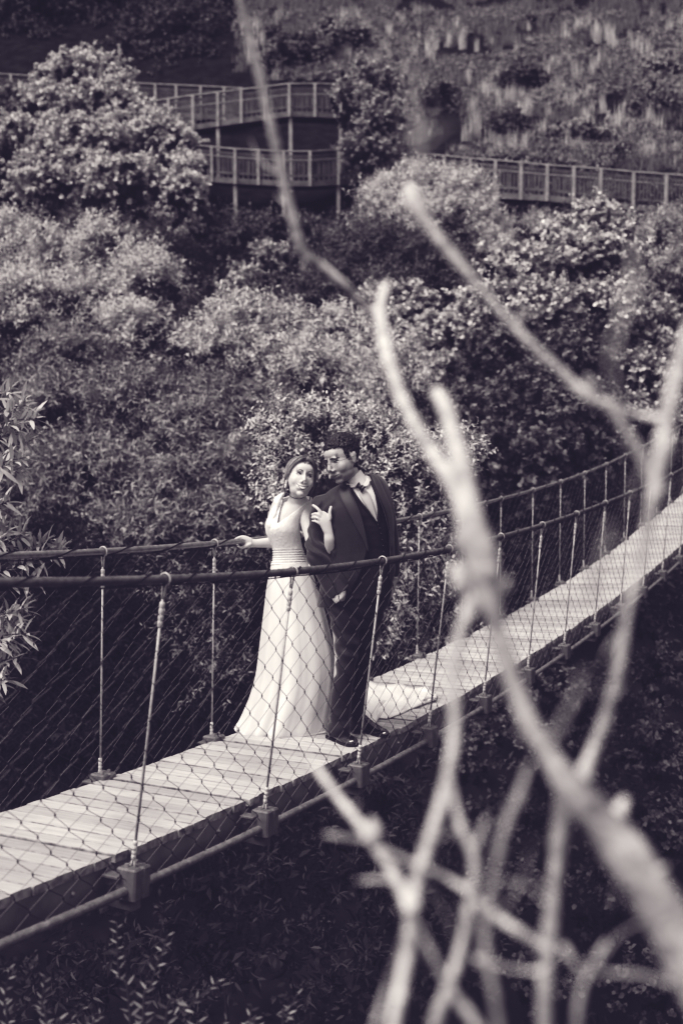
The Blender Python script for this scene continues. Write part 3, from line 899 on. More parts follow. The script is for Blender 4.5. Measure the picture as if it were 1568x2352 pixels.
# --- jacket
b = MB()
rloft(b, [(789, 1108, 842, 1088, 6.50, .078), (756, 1126, 874, 1094, 6.50, .106), (734, 1150, 890, 1114, 6.49, .128), (730, 1180, 897, 1148, YM, .138), (734, 1225, 903, 1200, YM, .145), (738, 1275, 906, 1255, YM, .142), (738, 1320, 907, 1310, YM, .146), (732, 1360, 900, 1345, 6.50, .150), (726, 1393, 894, 1372, 6.53, .150)])
# his right sleeve (towards the bride), elbow bent, and his left one behind
rloft(b, [(724, 1140, 758, 1132, 6.49, .045), (714, 1154, 763, 1160, 6.48, .068), (711, 1177, 757, 1183, 6.47, .070), (708, 1205, 754, 1208, 6.47, .068), (703, 1240, 750, 1236, 6.45, .068), (701, 1270, 755, 1260, 6.405, .068), (711, 1297, 765, 1281, 6.395, .064), (727, 1327, 776, 1310, 6.39, .056), (745, 1360, 792, 1338, 6.37, .050), (758, 1377, 798, 1349, 6.36, .048)], n=26)
rloft(b, [(858, 1096, 878, 1099, 6.51, .045), (862, 1106, 888, 1106, 6.52, .058), (866, 1128, 895, 1128, 6.54, .070), (872, 1163, 903, 1163, 6.57, .070), (878, 1203, 911, 1203, 6.60, .068), (882, 1245, 916, 1245, 6.62, .064), (886, 1280, 918, 1280, 6.61, .058), (889, 1308, 917, 1312, 6.58, .050), (892, 1320, 915, 1324, 6.57, .047)], n=26)
jk = fuse(b, .0055, 5)
JOPEN = [(806, 1060), (795, 1100), (809, 1137), (826, 1179), (836, 1218), (843, 1262), (834, 1300), (818, 1335), (800, 1365), (790, 1400), (860, 1410), (905, 1400), (897, 1340), (896, 1277), (894, 1221), (884, 1179), (867, 1137), (848, 1092), (846, 1060)]
def keep_j(c, n):
    u, w_ = uvp(c)
    inside = in_poly(u, w_, JOPEN) & (n[:, 1] < .35) & (c[:, 1] < 6.50)
    top = (w_ < 1118) & (u > 800) & (u < 845) & (n[:, 2] > .5)
    bot = (n[:, 2] < -.8) & (w_ > 1340)
    return ~(inside | top | bot)
def jw(p):
    u, w_ = uvp(np.array([p]))
    u, w_ = u[0], w_[0]
    arm = 1 if (u < 770 and p[1] < 6.52) else 0
    elbow = math.exp(-((w_ - 1255) / 45) ** 2) * arm
    a = .0022 * fbm(p[0] * 6, p[1] * 6, p[2] * 9)
    a += elbow * .018 * (math.sin((p[2] * 85 + p[0] * 70) + 2 * mnoise.noise(Vector(p * 9))) * .5)
    a += arm * math.exp(-((w_ - 1165) / 25) ** 2) * .004 * math.sin(p[2] * 90 - p[0] * 110)
    a += .004 * math.sin(p[0] * 40 + p[2] * 12) * sm(np.array(w_), 1260, 1340) * (1 - arm)
    return a
wrinkle(jk, jw)
jb = bvh_of(jk)
delete_faces(jk, keep_j)
jo = mko('jacket', jk, M_suit, man)
so = jo.modifiers.new('cloth', 'SOLIDIFY'); so.thickness = .004; so.offset = -1
b = MB()
cloth_patch(b, jb, [(797, 1104), (786, 1120), (777, 1137), (795, 1170), (821, 1216), (838, 1248), (844, 1267)], [(803, 1103), (805, 1120), (809, 1137), (824, 1170), (836, 1212), (843, 1246), (846, 1266)], .008, 6, guess=6.38, puff=.002)
lp = mk(b, 'lapel', M_lapel, man, smooth=True, fixn=True)
b = MB()
cloth_patch(b, jb, [(847, 1090), (853, 1100), (866, 1132), (884, 1177), (892, 1215), (896, 1262)], [(857, 1093), (868, 1102), (882, 1132), (899, 1175), (902, 1215), (899, 1262)], .008, 6, guess=6.45, puff=.002)
mk(b, 'lapel', M_lapel, man, smooth=True, fixn=True)
b = MB()   # collar notch piece and pocket flap line
cloth_patch(b, jb, [(800, 1096), (787, 1108), (781, 1122)], [(806, 1101), (797, 1113), (795, 1125)], .013, 3, guess=6.40)
mk(b, 'jacket_collar', M_lapel, man, smooth=True, fixn=True)
# cuffs
b = MB()
rloft(b, [(757, 1368, 793, 1341, 6.362, .041), (763, 1377, 795, 1350, 6.36, .040), (770, 1386, 794, 1366, 6.36, .037)], n=24, sub=3)
mk(b, 'shirt_cuff', M_shirt, man, smooth=True)
b = MB()
rloft(b, [(893, 1318, 914, 1321, 6.57, .040), (894, 1324, 914, 1328, 6.568, .040)], n=24, sub=3)
mk(b, 'shirt_cuff', M_shirt, man, smooth=True)

# --- trousers
b = MB()
rloft(b, [(748, 1320, 901, 1315, 6.50, .128), (744, 1355, 901, 1345, 6.50, .134), (745, 1385, 896, 1375, 6.51, .136), (752, 1415, 886, 1405, 6.52, .12), (770, 1440, 872, 1430, 6.53, .09)])
rloft(b, [(748, 1380, 826, 1380, 6.49, .110), (757, 1420, 828, 1420, 6.48, .110), (766, 1460, 826, 1460, 6.47, .098), (771, 1500, 822, 1500, 6.45, .088), (771, 1535, 817, 1535, 6.44, .082), (762, 1580, 810, 1580, 6.44, .076), (757, 1620, 806, 1620, 6.44, .074), (755, 1655, 803, 1655, 6.43, .074), (751, 1688, 805, 1686, 6.43, .078)])
rloft(b, [(815, 1375, 896, 1372, 6.54, .105), (814, 1420, 882, 1415, 6.55, .105), (810, 1460, 872, 1455, 6.56, .095), (806, 1500, 860, 1498, 6.57, .085), (802, 1545, 850, 1545, 6.58, .078), (800, 1590, 842, 1590, 6.60, .072), (799, 1630, 836, 1630, 6.62, .070), (800, 1655, 838, 1655, 6.63, .072), (800, 1674, 841, 1672, 6.63, .076)])
tr = fuse(b, .0055, 4)
def tw(p):
    u, w_ = uvp(np.array([p])); u, w_ = u[0], w_[0]
    a = .002 * fbm(p[0] * 8, p[1] * 8, p[2] * 8)
    knee = math.exp(-((w_ - 1500) / 70) ** 2); ank = math.exp(-((w_ - 1665) / 22) ** 2); gr = math.exp(-((w_ - 1420) / 35) ** 2)
    w2 = mnoise.noise(Vector(p * 7)) * 2.5
    a += (knee * .009 + gr * .010) * math.sin(p[2] * 62 + p[0] * 34 + w2) * .6
    a += ank * .008 * math.sin(p[2] * 75 - p[0] * 20 + w2) * .7
    return a
wrinkle(tr, tw)
mko('trousers', tr, M_trou, man)
# --- shoes
def shoe(heel, toe, lift=0.0):
    H, T_ = V3(heel), V3(toe); d = T_ - H; L = np.linalg.norm(d); d /= L; up = np.array([0, 0, 1.0]); s_ = unit(np.cross(d, up)); up = np.cross(s_, d)
    st = [(-.01, .010, .045), (.0, .026, .062), (.06, .034, .078), (.18, .037, .085), (.32, .036, .078), (.45, .038, .060), (.6, .043, .048), (.75, .045, .040), (.88, .038, .034), (.96, .024, .028), (1.0, .008, .018)]
    b = MB(); rings = []
    P = spline(np.array(st), 3)
    for t, w, h in P:
        a = np.linspace(0, 2 * PI, 21)[:-1]
        x = np.cos(a); z = np.sin(a)
        zz = np.where(z > 0, z ** .8 if False else np.abs(z) ** .85, -np.abs(z) ** .3 * .25)
        rings.append(H + d * (t * L) + s_[None] * (x * w * (1 - .18 * np.clip(z, 0, 1)))[:, None] + up[None] * (.010 + (zz + .25) * h * .8)[:, None])
    b.loft(rings)
    o = mk(b, 'shoe', M_shoe, man, smooth=True, fixn=True)
    b = MB(); rings = []
    for t, w, h in P:
        w = w + .003
        z0 = .0; z1 = .012
        if t < .26: z1 = .014
        rings.append(np.array([H + d * t * L + s_ * w + up * z0, H + d * t * L + s_ * w + up * z1, H + d * t * L - s_ * w + up * z1, H + d * t * L - s_ * w + up * z0]))
    b.loft(rings)
    o2 = b.build('sole', M_sole, o, fixn=True)
    b = MB()
    for k in range(4):
        t = .36 + k * .055; h = np.interp(t, [s0[0] for s0 in st], [s0[2] for s0 in st])
        c = H + d * t * L + up * (.012 + h * .82 + .012)
        b.tube([c - s_ * .010 - up * .004, c + up * .001, c + s_ * .010 - up * .004], .0014, n=5)
    b.build('laces', M_bow, o)
h1, t1 = deck_hit(757, 1693), deck_hit(817, 1716)
shoe(h1 + [0, 0, .001], t1 + [0, 0, .001])
h2, t2 = deck_hit(815, 1668), deck_hit(890, 1696)
shoe(h2 + [0, 0, .001], t2 + [0, 0, .001])

# ------------------------------------------------ the bride
YW = 6.74
wom = empty('person', 'smiling woman in long ivory wedding dress holding the arm of the man and the rail', 'person', loc=P3(660, 1680, 6.72), group='bride and groom on the bridge')
Mw = Matrix.Translation(Vector(P3(690.4, 1099.4, 6.66))) @ Matrix(((.9472, -.2791, .158), (.2293, .9337, .2749), (-.2243, -.2241, .9484))).to_4x4() @ Matrix.Scale(1.04, 4)
b = MB()
head(b, Mw, False)
rloft(b, [(668, 1118, 706, 1124, 6.69, .050), (664, 1140, 704, 1142, 6.72, .052), (655, 1160, 712, 1158, 6.74, .060)], n=24)
rloft(b, [(650, 1152, 712, 1150, 6.75, .060), (634, 1166, 712, 1162, 6.75, .082), (624, 1190, 694, 1186, YW, .095), (619, 1215, 690, 1212, YW - .01, .105), (622, 1240, 690, 1236, YW, .098), (628, 1268, 697, 1266, YW, .090), (627, 1292, 704, 1290, YW, .10), (618, 1340, 716, 1340, YW, .13), (620, 1400, 715, 1400, YW, .13)])
# her left arm: through his arm, hand on his sleeve
le = P3(722, 1300, 6.50); lw = P3(757, 1226, 6.345)
capsule(b, [P3(701, 1163, 6.74), P3(706, 1200, 6.68), P3(718, 1250, 6.60), le], [.045, .042, .038, .034])
rloft(b, [(715, 1312, 742, 1308, 6.53, .030), (730, 1300, 760, 1294, 6.50, .030), (744, 1284, 768, 1280, 6.425, .030), (746, 1264, 769, 1261, 6.385, .032), (744, 1242, 768.5, 1240, 6.355, .028), (744, 1225, 766, 1226, 6.350, .022)], n=20)
Yh = 6.352
rloft(b, [(745, 1228, 766, 1226, 6.350, .022), (737, 1212, 763, 1212, 6.347, .019), (731, 1197, 760, 1195, 6.345, .016), (731, 1186, 753, 1180, 6.350, .013), (733, 1178, 742, 1173, 6.355, .010)], n=20)
finger(b, [P3(741, 1186, 6.350), P3(735.5, 1176, 6.345), P3(728, 1167, 6.352), P3(718.8, 1160.5, 6.375)], .0100)
finger(b, [P3(739, 1192, 6.350), P3(733.5, 1184, 6.342), P3(725.5, 1180, 6.350), P3(717, 1181.5, 6.378)], .0096)
finger(b, [P3(738, 1199, 6.350), P3(731.5, 1191.5, 6.342), P3(724, 1188.3, 6.352), P3(716.5, 1189, 6.380)], .0092)
finger(b, [P3(738, 1206, 6.350), P3(731, 1200.5, 6.346), P3(724.5, 1197.3, 6.355), P3(717.5, 1196.5, 6.378)], .0086)
finger(b, [P3(752, 1205, 6.350), P3(758, 1190, 6.340), P3(757.2, 1176, 6.340), P3(760, 1164.5, 6.348)], .0108)
# her right arm back along the far rail
capsule(b, [P3(640, 1163, 6.76), P3(630, 1190, 6.78), P3(627, 1218, 6.78), P3(632, 1246, 6.76)], [.044, .042, .040, .036])
rloft(b, [(638, 1232, 638, 1262, 6.76, .036), (620, 1234, 620, 1259, 6.745, .034), (600, 1237, 600, 1258, 6.725, .030), (585, 1238.5, 585, 1257.5, 6.71, .025), (576, 1236.5, 577, 1257.5, 6.70, .022)], n=20)
rr = on(bvh_of(cl.data) if False else fv, 0, 0, 0) if False else None
rloft(b, [(578, 1236, 579, 1258, 6.70, .024), (566, 1231, 570, 1257, 6.695, .032), (556, 1229.5, 560, 1252, 6.69, .036), (550, 1231.5, 552, 1247, 6.69, .034)], n=20)
for k, (dy_, tip) in enumerate(((-.030, (539, 1239)), (-.011, (541, 1243)), (.009, (543, 1246)), (.028, (546, 1248)))):
    Yb = 6.69 + dy_
    if k == 0:
        finger(b, [P3(560, 1240, Yb), P3(553, 1234, Yb), P3(546, 1236, Yb - .005), P3(539.5, 1239, Yb - .012)], .0095)
    else:
        finger(b, [P3(560, 1242, Yb), P3(551, 1236, Yb), P3(545, 1241, Yb - .01), P3(545, 1250, Yb - .02), P3(549, 1256, Yb - .03)], .0090)
finger(b, [P3(575, 1250, 6.672), P3(566, 1254, 6.655), P3(558, 1257, 6.65), P3(552, 1258, 6.652)], .0100)
# legs and feet under the skirt
for s_ in ([P3(652, 1400, 6.74), P3(648, 1500, 6.72), P3(645, 1600, 6.74), P3(645, 1660, 6.74)], [P3(690, 1400, 6.74), P3(692, 1500, 6.71), P3(690, 1600, 6.72), P3(690, 1660, 6.72)]):
    capsule(b, s_, [.08, .055, .042, .032])
wb = fuse(b, .004, 3)
face_shape(wb, Mw, False)
v = verts_of(wb); Mi = Mw.inverted(); q = v @ np.array(Mi.to_3x3()).T + np.array(Mi.translation)
orb = sum(np.exp(-(((q[:, 0] - s_ * .030) / .018) ** 2 + ((q[:, 2] - .015) / .010) ** 2)) for s_ in (-1, 1)) * (q[:, 1] < -.03) * .22  # painted shade in the eye sockets, carried by the vertex colour
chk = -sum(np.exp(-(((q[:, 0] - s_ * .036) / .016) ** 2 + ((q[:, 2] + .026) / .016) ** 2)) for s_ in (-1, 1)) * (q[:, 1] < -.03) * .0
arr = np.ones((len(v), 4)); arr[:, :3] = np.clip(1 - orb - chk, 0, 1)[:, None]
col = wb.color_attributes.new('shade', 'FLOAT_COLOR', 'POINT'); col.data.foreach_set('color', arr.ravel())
shade_mat(M_skin_w)
wbody = mko('body', wb, M_skin_w, wom)
fw = Face(wb, Mw)
b = MB()
for s_ in (-1, 1):
    fw.band(b, [(s_ * .012, .0255), (s_ * .030, .0315), (s_ * .047, .0240)], [.0050, .0054, .0022], .0026)
mk(b, 'eyebrows', M_brow_m, wom, smooth=True)
for s_ in (-1, 1):
    b = MB(); fw.patch(b, arc(s_ * .0185, .008, s_ * .0425, .0085, .0056), arc(s_ * .0185, .008, s_ * .0425, .0085, -.0042), .0008, 4, .0020)
    ey = mk(b, 'eye', M_eye, wom, smooth=True)
    cx = s_ * .0300 + .0068; 
    b = MB(); fw.patch(b, arc(cx - .0068, .0088, cx + .0068, .0088, .0056), arc(cx - .0068, .0088, cx + .0068, .0088, -.0055), .0026, 4, .0018)
    o = b.build('iris', M_pupil, ey, smooth=True)
    b = MB(); fw.band(b, arc(s_ * .0175, .0075, s_ * .0440, .0090, .0068, 5), [.0014, .0036, .0030], .0032)
    fw.band(b, arc(s_ * .0185, .0065, s_ * .0435, .0080, -.0050, 5), [.0008, .0016, .0012], .0022)
    b.build('lashes', M_dark, ey, smooth=True)
b = MB(); n_ = 13
xs = np.linspace(-.031, .031, n_)
def smile(x, top):
    t = (x / .031) ** 2
    base = -.0610 + .0130 * t
    return base + (.0022 if top else -.0165) * (1 - t) * (1.0)
fw.patch(b, [(x, smile(x, True) + .0022 * (1 - (x / .031) ** 2)) for x in xs], [(x, smile(x, False)) for x in xs], .0008, 5, .0008)
lips = mk(b, 'lips', M_lip_w, wom, smooth=True)
b = MB(); xs = np.linspace(-.0245, .0245, n_)
def teeth(x, top):
    t = (x / .0245) ** 2
    return -.0622 + .0095 * t + (.0014 if top else -.0115) * (1 - t)
fw.patch(b, [(x, teeth(x, True)) for x in xs], [(x, teeth(x, False)) for x in xs], .0022, 4, .0008)
mk(b, 'teeth', M_white, wom, smooth=True)
b = MB(); fw.band(b, [(-.035, -.0460), (-.023, -.0560), (0, -.0612), (.023, -.0560), (.035, -.0460)], [.0018, .0018, .0012, .0018, .0018], .0028)
mk(b, 'mouth_line', M_dark, wom, smooth=True)

# hair: combed back from a parting, low at the neck, with loose locks either side
Rw_ = np.array(Mw.to_3x3()); Tw_ = np.array(Mw.translation)
def WH(p): return V3(p) @ Rw_.T + Tw_
b = MB()
sp_ = MB(); sp_.sphere((0, .022, .044), (.0785, .094, .083), 30, 22)
vv = np.concatenate(sp_.v)
b.add(vv @ Rw_.T + Tw_, sp_.f)
b2 = MB(); b2.sphere((0, .062, -.034), (.055, .042, .048), 20, 14); b.add(np.concatenate(b2.v) @ Rw_.T + Tw_, b2.f)
cap = fuse(b, .004, 3)
def keep_cap(c, n):
    Mi = Mw.inverted(); q = c @ np.array(Mi.to_3x3()).T + np.array(Mi.translation)
    x, y, z = q[:, 0], q[:, 1], q[:, 2]
    hline = .094 - 7.0 * np.maximum(0, np.abs(x) - .004) ** 2 - .03 * sm(np.abs(x), .060, .078)
    return ~((y < -.012 + .2 * (z - .03)) & (z < hline))
delete_faces(cap, keep_cap)
hr = mko('hair', cap, M_hair_w, wom)
b = MB(); rr_ = random.Random(8)
for s_ in (-1, 1):
    for k in range(300):
        y0 = rr_.uniform(-.072, .05); 
        x0 = .003 + abs(rr_.gauss(0, .002))
        rad = 1.0 + rr_.uniform(.0, .03)
        el0 = math.atan2(.083, 1)
        pts = []
        # over the crown, down and back to the nape
        a0 = math.acos(max(-1, min(1, (y0 - .022) / .094)))
        yend = rr_.uniform(.035, .085); zend = rr_.uniform(-.075, -.02)
        for t in np.linspace(0, 1, 9):
            y = y0 + (yend - y0) * t ** 1.2
            sy = math.sqrt(max(.02, 1 - ((y - .022) / .098) ** 2))
            th = t * (PI * .5 + .75)
            x = (math.sin(th) * .078 * sy + x0) if th < PI * .5 else (.078 * sy * math.cos((th - PI * .5) * .5) + x0)
            z = .044 + .083 * sy * math.cos(th) if th < PI * .5 else .044 - (.044 - zend) * (th - PI * .5) / .75
            pts.append(WH(np.array([s_ * x, 0, 0]) * rad + np.array([0, y, z + (rad - 1) * .08])))
        b.tube(spline(pts, 2), [.0012, .0018, .0018, .0010], n=5)
# locks beside the face
at0(b.build('crown_strands', M_hair_c, None, smooth=True), wom); b = MB()
LOCKS = []
for s_ in (-1, 1):
    LOCKS.append(([(s_ * .004, -.068, .106), (s_ * .036, -.066, .092), (s_ * .064, -.050, .060), (s_ * .080, -.024, .018), (s_ * .083, .008, -.022), (s_ * .072, .040, -.050)], 60, .0026, .0022))
    LOCKS.append(([(s_ * .004, -.058, .112), (s_ * .040, -.056, .100), (s_ * .070, -.040, .066), (s_ * .084, -.012, .020), (s_ * .084, .020, -.020), (s_ * .070, .050, -.045)], 50, .0030, .0022))
LOCKS.append(([(-.078, -.006, .010), (-.081, .016, -.030), (-.070, .038, -.070), (-.060, .050, -.100)], 26, .0034, .0022))
LOCKS.append(([(.078, -.018, .020), (.082, -.004, -.030), (.077, .014, -.075), (.074, .022, -.105)], 26, .0034, .0022))
for P_, n_, jit, r0 in LOCKS:
    for k in range(n_):
        dx, dy_, dz = rr_.gauss(0, jit * .5), rr_.gauss(0, jit), rr_.gauss(0, jit)
        m_ = len(P_) - 1
        pts = [WH((x + dx * (1 - .5 * i / m_), y + dy_ * (1 - .55 * i / m_), z + dz * (1 - .4 * i / m_))) for i, (x, y, z) in enumerate(P_)]
        b.tube(spline(pts, 4), [r0 * .5, r0, r0, r0 * .4], n=5)
at0(b.build('hair_strands', M_hair_w, None, smooth=True), wom)
# earring, necklace, rings
b = MB()
for k in range(9):
    b.sphere(WH((-.079 + rr_.gauss(0, .0015), .002 + rr_.gauss(0, .002), -.030 - k * .0045)), .0034 if k % 2 else .0045, 7, 5)
mk(b, 'earring', M_white, wom, smooth=True)
b = MB(); wbv = bvh_of(wb)
pts = [on(wbv, u_, v_, .002, 6.68) for u_, v_ in ((658.5, 1133), (664, 1138), (672, 1142.5), (681, 1145), (690, 1145), (698, 1141))]
b.tube(spline(pts, 4), .0016, n=6)
mk(b, 'necklace', M_dark, wom, smooth=True)
b = MB()
c0 = P3(727.5, 1189.8, 6.348); ax_ = unit(P3(724, 1188.3, 6.352) - P3(731.5, 1191.5, 6.342)); s1 = unit(np.cross(ax_, [0, 1, 0])); s2 = np.cross(ax_, s1)
b.tube([c0 + (s1 * math.cos(t) + s2 * math.sin(t)) * .0098 for t in np.linspace(0, 2 * PI, 19)], .0012, n=6)
b.sphere(c0 - np.array([0, .011, 0]), .0026, 8, 6)
mk(b, 'ring', M_gold, wom, smooth=True)

# --- dress: bodice
b = MB()
rloft(b, [(648, 1136, 712, 1138, 6.755, .066), (634, 1150, 717, 1146, 6.755, .082), (622, 1172, 708, 1168, 6.75, .100), (613, 1198, 692, 1190, 6.735, .118), (612, 1215, 690, 1212, 6.73, .124), (618, 1236, 690, 1234, 6.735, .112), (624.5, 1256, 694, 1254, YW, .102), (626.5, 1276, 700, 1274, YW, .100), (624, 1290, 705, 1288, YW, .106), (619, 1304, 712, 1302, YW, .118)], n=36)
bo = fuse(b, .0045, 3)
NECK = [(654, 1120), (648, 1150), (643.5, 1166), (639, 1185), (635.5, 1203), (643, 1199), (656, 1190), (675, 1176), (696, 1160), (712, 1147), (716, 1120)]
ARM = [(714, 1168), (704, 1174), (696, 1184), (691, 1198), (690, 1212), (700, 1230), (730, 1230), (730, 1160), (714, 1160)]
def keep_b(c, n):
    u, w_ = uvp(c)
    return ~(in_poly(u, w_, NECK) & (c[:, 1] < 6.78)) & ~(in_poly(u, w_, ARM)) & ~((w_ < 1150) & (n[:, 2] > .6)) & (w_ < 1298)
delete_faces(bo, keep_b)
def bwr(p):
    u, w_ = uvp(np.array([p])); u, w_ = u[0], w_[0]
    k = sm(np.array(w_), 1258, 1264)
    a = k * .0028 * math.sin((w_ + (u - 660) * .03) * 2 * PI / 5.6) + k * .0008 * math.sin(u * 2.2)
    a += (1 - k) * .0013 * abs(mnoise.noise(Vector(p * 60))) * 2 * sm(np.array(w_), 1185, 1225)
    return a + .0015 * mnoise.noise(Vector(p * 14))
wrinkle(bo, bwr)
bod = mko('dress_bodice', bo, M_lace, wom)
so = bod.modifiers.new('cloth', 'SOLIDIFY'); so.thickness = .004; so.offset = -1
# draped cap sleeve, falling from the shoulder and gathered below
b = MB()
rows = [(640, 1134, 656, 1131, 6.745, .040), (629, 1148, 651, 1146, 6.74, .062), (625.5, 1172, 645, 1166, 6.735, .078), (616, 1190, 642, 1184, 6.73, .086), (608, 1206, 640, 1202, 6.73, .090), (609, 1219, 637, 1218, 6.73, .086), (617, 1235, 636, 1238, 6.735, .070), (624, 1244, 636, 1250, 6.74, .050)]
rloft(b, rows, n=30, sub=5)
sl = fuse(b, .0045, 2)
wrinkle(sl, lambda p: .0055 * math.sin(p[2] * 70 + p[0] * 60 + 2 * mnoise.noise(Vector(p * 8))) * .6 + .003 * mnoise.noise(Vector(p * 30)))
mko('dress_sleeve', sl, M_lace, wom)
# --- skirt with folds
rows = [(624.5, 1289, 706, 1288, YW, .108), (619, 1312, 716, 1310, YW, .125), (612, 1350, 729, 1350, 6.735, .150), (606, 1400, 745, 1400, 6.73, .178), (600, 1450, 758, 1450, 6.72, .200), (594, 1500, 769, 1500, 6.715, .215), (587, 1550, 771, 1550, 6.71, .225), (573, 1600, 765, 1600, 6.70, .228), (556, 1640, 757, 1636, 6.70, .228), (543, 1666, 753, 1660, 6.70, .226), (541, 1676, 754, 1672, 6.70, .215)]
Rr = spline(np.array(rows, float), 8); n_ = 220; rings = []
rr_ = random.Random(12)
fold = [(rr_.uniform(5, 9), rr_.uniform(0, 6.28)), (rr_.uniform(10, 14), rr_.uniform(0, 6.28)), (rr_.uniform(17, 23), rr_.uniform(0, 6.28)), (31, 1.0)]
for i, r in enumerate(Rr):
    f = i / (len(Rr) - 1)
    base = sring(*r, n=n_, e=2.1)
    c = base.mean(0); th = np.arange(n_) / n_ * 2 * PI
    amp = .001 + .024 * f ** 1.1
    ww = 0
    tt = th + .10 * f * np.sin(3 * th)
    for (k, ph), a in zip(fold, (.50, .36, .10, .02)):
        s_ = np.cos(round(k) * tt + ph)
        ww = ww + a * np.sign(s_) * np.abs(s_) ** .8
    # broad box folds soften towards the sides
    rad = unit_rows = (base - c); ln = np.linalg.norm(rad[:, :2], axis=1)[:, None]
    rad = rad / (np.linalg.norm(rad, axis=1)[:, None] + 1e-9)
    side = np.abs(np.sin(th))[:, None]         # 1 at front/back, 0 at silhouette
    off = (amp * ww)[:, None] * (.25 + .75 * side)
    p = base + rad * off * np.array([1, 1, .0])
    p[:, 2] += .004 * np.array([mnoise.noise(Vector((x * 12, y * 12, z * 6))) for x, y, z in p]) * f
    rings.append(p)
# hem: turn under in soft puddled rolls that rest on the planks
last = rings[-1]; c = last.mean(0)
zdeck = -1.905
for k, (out_, dz) in enumerate(((.004, -.012), (.006, -.030), (.002, -.044), (-.010, -.052), (-.03, -.050))):
    p = last.copy(); rad = p - c; rad[:, 2] = 0; rad /= np.linalg.norm(rad, axis=1)[:, None]
    th = np.arange(n_) / n_ * 2 * PI
    p += rad * out_
    zfloor = np.array([-1.902] * n_)
    zz = last[:, 2] + dz
    # relax towards the floor
    f = (k + 1) / 5
    p[:, 2] = lerp(last[:, 2], zfloor + .004 + .010 * np.maximum(0, np.sin(th * 5 + 1)) * (1 - f), min(1, f * 1.25))
    rings.append(p)
b = MB(); b.loft(rings, caps=False)
sk = mk(b, 'dress_skirt', M_dress, wom, smooth=True)
# --- train lying on the planks behind his shoes
ctrl_far = [(800, 1560), (826, 1548), (845, 1562), (870, 1573), (893, 1574), (918, 1572), (941, 1580), (962, 1580), (980, 1578), (987, 1587), (1003, 1598)]
ctrl_near = [(812, 1640), (828, 1640), (846, 1662), (858, 1673), (866, 1652), (889, 1651), (915, 1642), (938, 1631), (962, 1621), (980, 1614), (1000, 1607)]
Fa = spline(np.array([(a, b_, 0) for a, b_ in ctrl_far], float), 7); Ne = spline(np.array([(a, b_, 0) for a, b_ in ctrl_near], float), 7)
n1, m1 = len(Fa), 22; G = np.zeros((n1, m1 + 1, 3))
for i in range(n1):
    for j in range(m1 + 1):
        f = j / m1; u_ = lerp(Fa[i][0], Ne[i][0], f); v_ = lerp(Fa[i][1], Ne[i][1], f)
        gx = i / (n1 - 1)
        hh = .034 * (1 - gx * .5) * math.sin(PI * min(1, .12 + f * .88)) ** .6 + .010 * math.sin(f * 7 + gx * 11 + 3 * mnoise.noise(Vector((gx * 4, f * 3, 1)))) * math.sin(PI * f) + .018 * mnoise.noise(Vector((gx * 9, f * 5, 3)))
        hh = max(hh, 0)
        if j in (0, m1) or i == n1 - 1: hh = 0.0
        hh += .006
        p = deck_hit(u_, v_ + hh * 375)
        G[i, j] = p + [0, 0, hh]
b = MB(); k = m1 + 1
b.add(G.reshape(-1, 3), [(i * k + j, i * k + j + 1, (i + 1) * k + j + 1, (i + 1) * k + j) for i in range(n1 - 1) for j in range(m1)])
tr_ = mk(b, 'dress_train', M_dress, wom, smooth=True, fixn=True)
so = tr_.modifiers.new('cloth', 'SOLIDIFY'); so.thickness = .005; so.offset = -1
# ================================================================ GROUND
def sstep(x, a, b): t = np.clip((x - a) / (b - a), 0, 1); return t * t * (3 - 2 * t)
YS = np.array([-60, -5, .6, 1.6, 3, 6, 10, 14, 20, 28, 34, 38, 42, 46, 52, 60, 75, 110, 200, 600])
ZS = np.array([3, -.9, -1.75, -2.6, -4.6, -7.4, -7.8, -6.4, -3.0, 1.0, 3.6, 5.2, 6.9, 9.6, 14.0, 20.5, 32, 52, 75, 90])
def ground_z(x, y):
    x = np.asarray(x, float); y = np.asarray(y, float)
    # the right-hand flank carries the slope a little nearer and higher
    yy = y + 3.0 * sstep(x, 2, 16) * sstep(y, 20, 34)
    return np.interp(yy, YS, ZS) + .35 * np.sin(x * .31 + y * .13) * sstep(y, 5, 20) + .2 * np.sin(x * .9 + 1.3) * np.cos(y * .7)
M_soil = mat('leaf_litter_soil', .014, rough=.95, var=.5, scale=2.2, bump=.6, bscale=6, spec=.05)
gx = np.concatenate([np.linspace(-400, -50, 12)[:-1], np.linspace(-50, 50, 161), np.linspace(50, 400, 12)[1:]])
gy = np.concatenate([np.linspace(-60, -5, 8)[:-1], np.linspace(-5, 70, 151), np.linspace(70, 600, 30)[1:]])
GX, GY = np.meshgrid(gx, gy)
GZ = ground_z(GX, GY)
mb = MB(); nx = len(gx)
mb.add(np.stack([GX, GY, GZ], -1).reshape(-1, 3), [(j * nx + i, j * nx + i + 1, (j + 1) * nx + i + 1, (j + 1) * nx + i) for j in range(len(gy) - 1) for i in range(nx - 1)])
g_o = mb.build('ground', M_soil, None, smooth=True)
tag(g_o, 'dark wooded gully floor rising to a steep hillside', None, kind='structure')

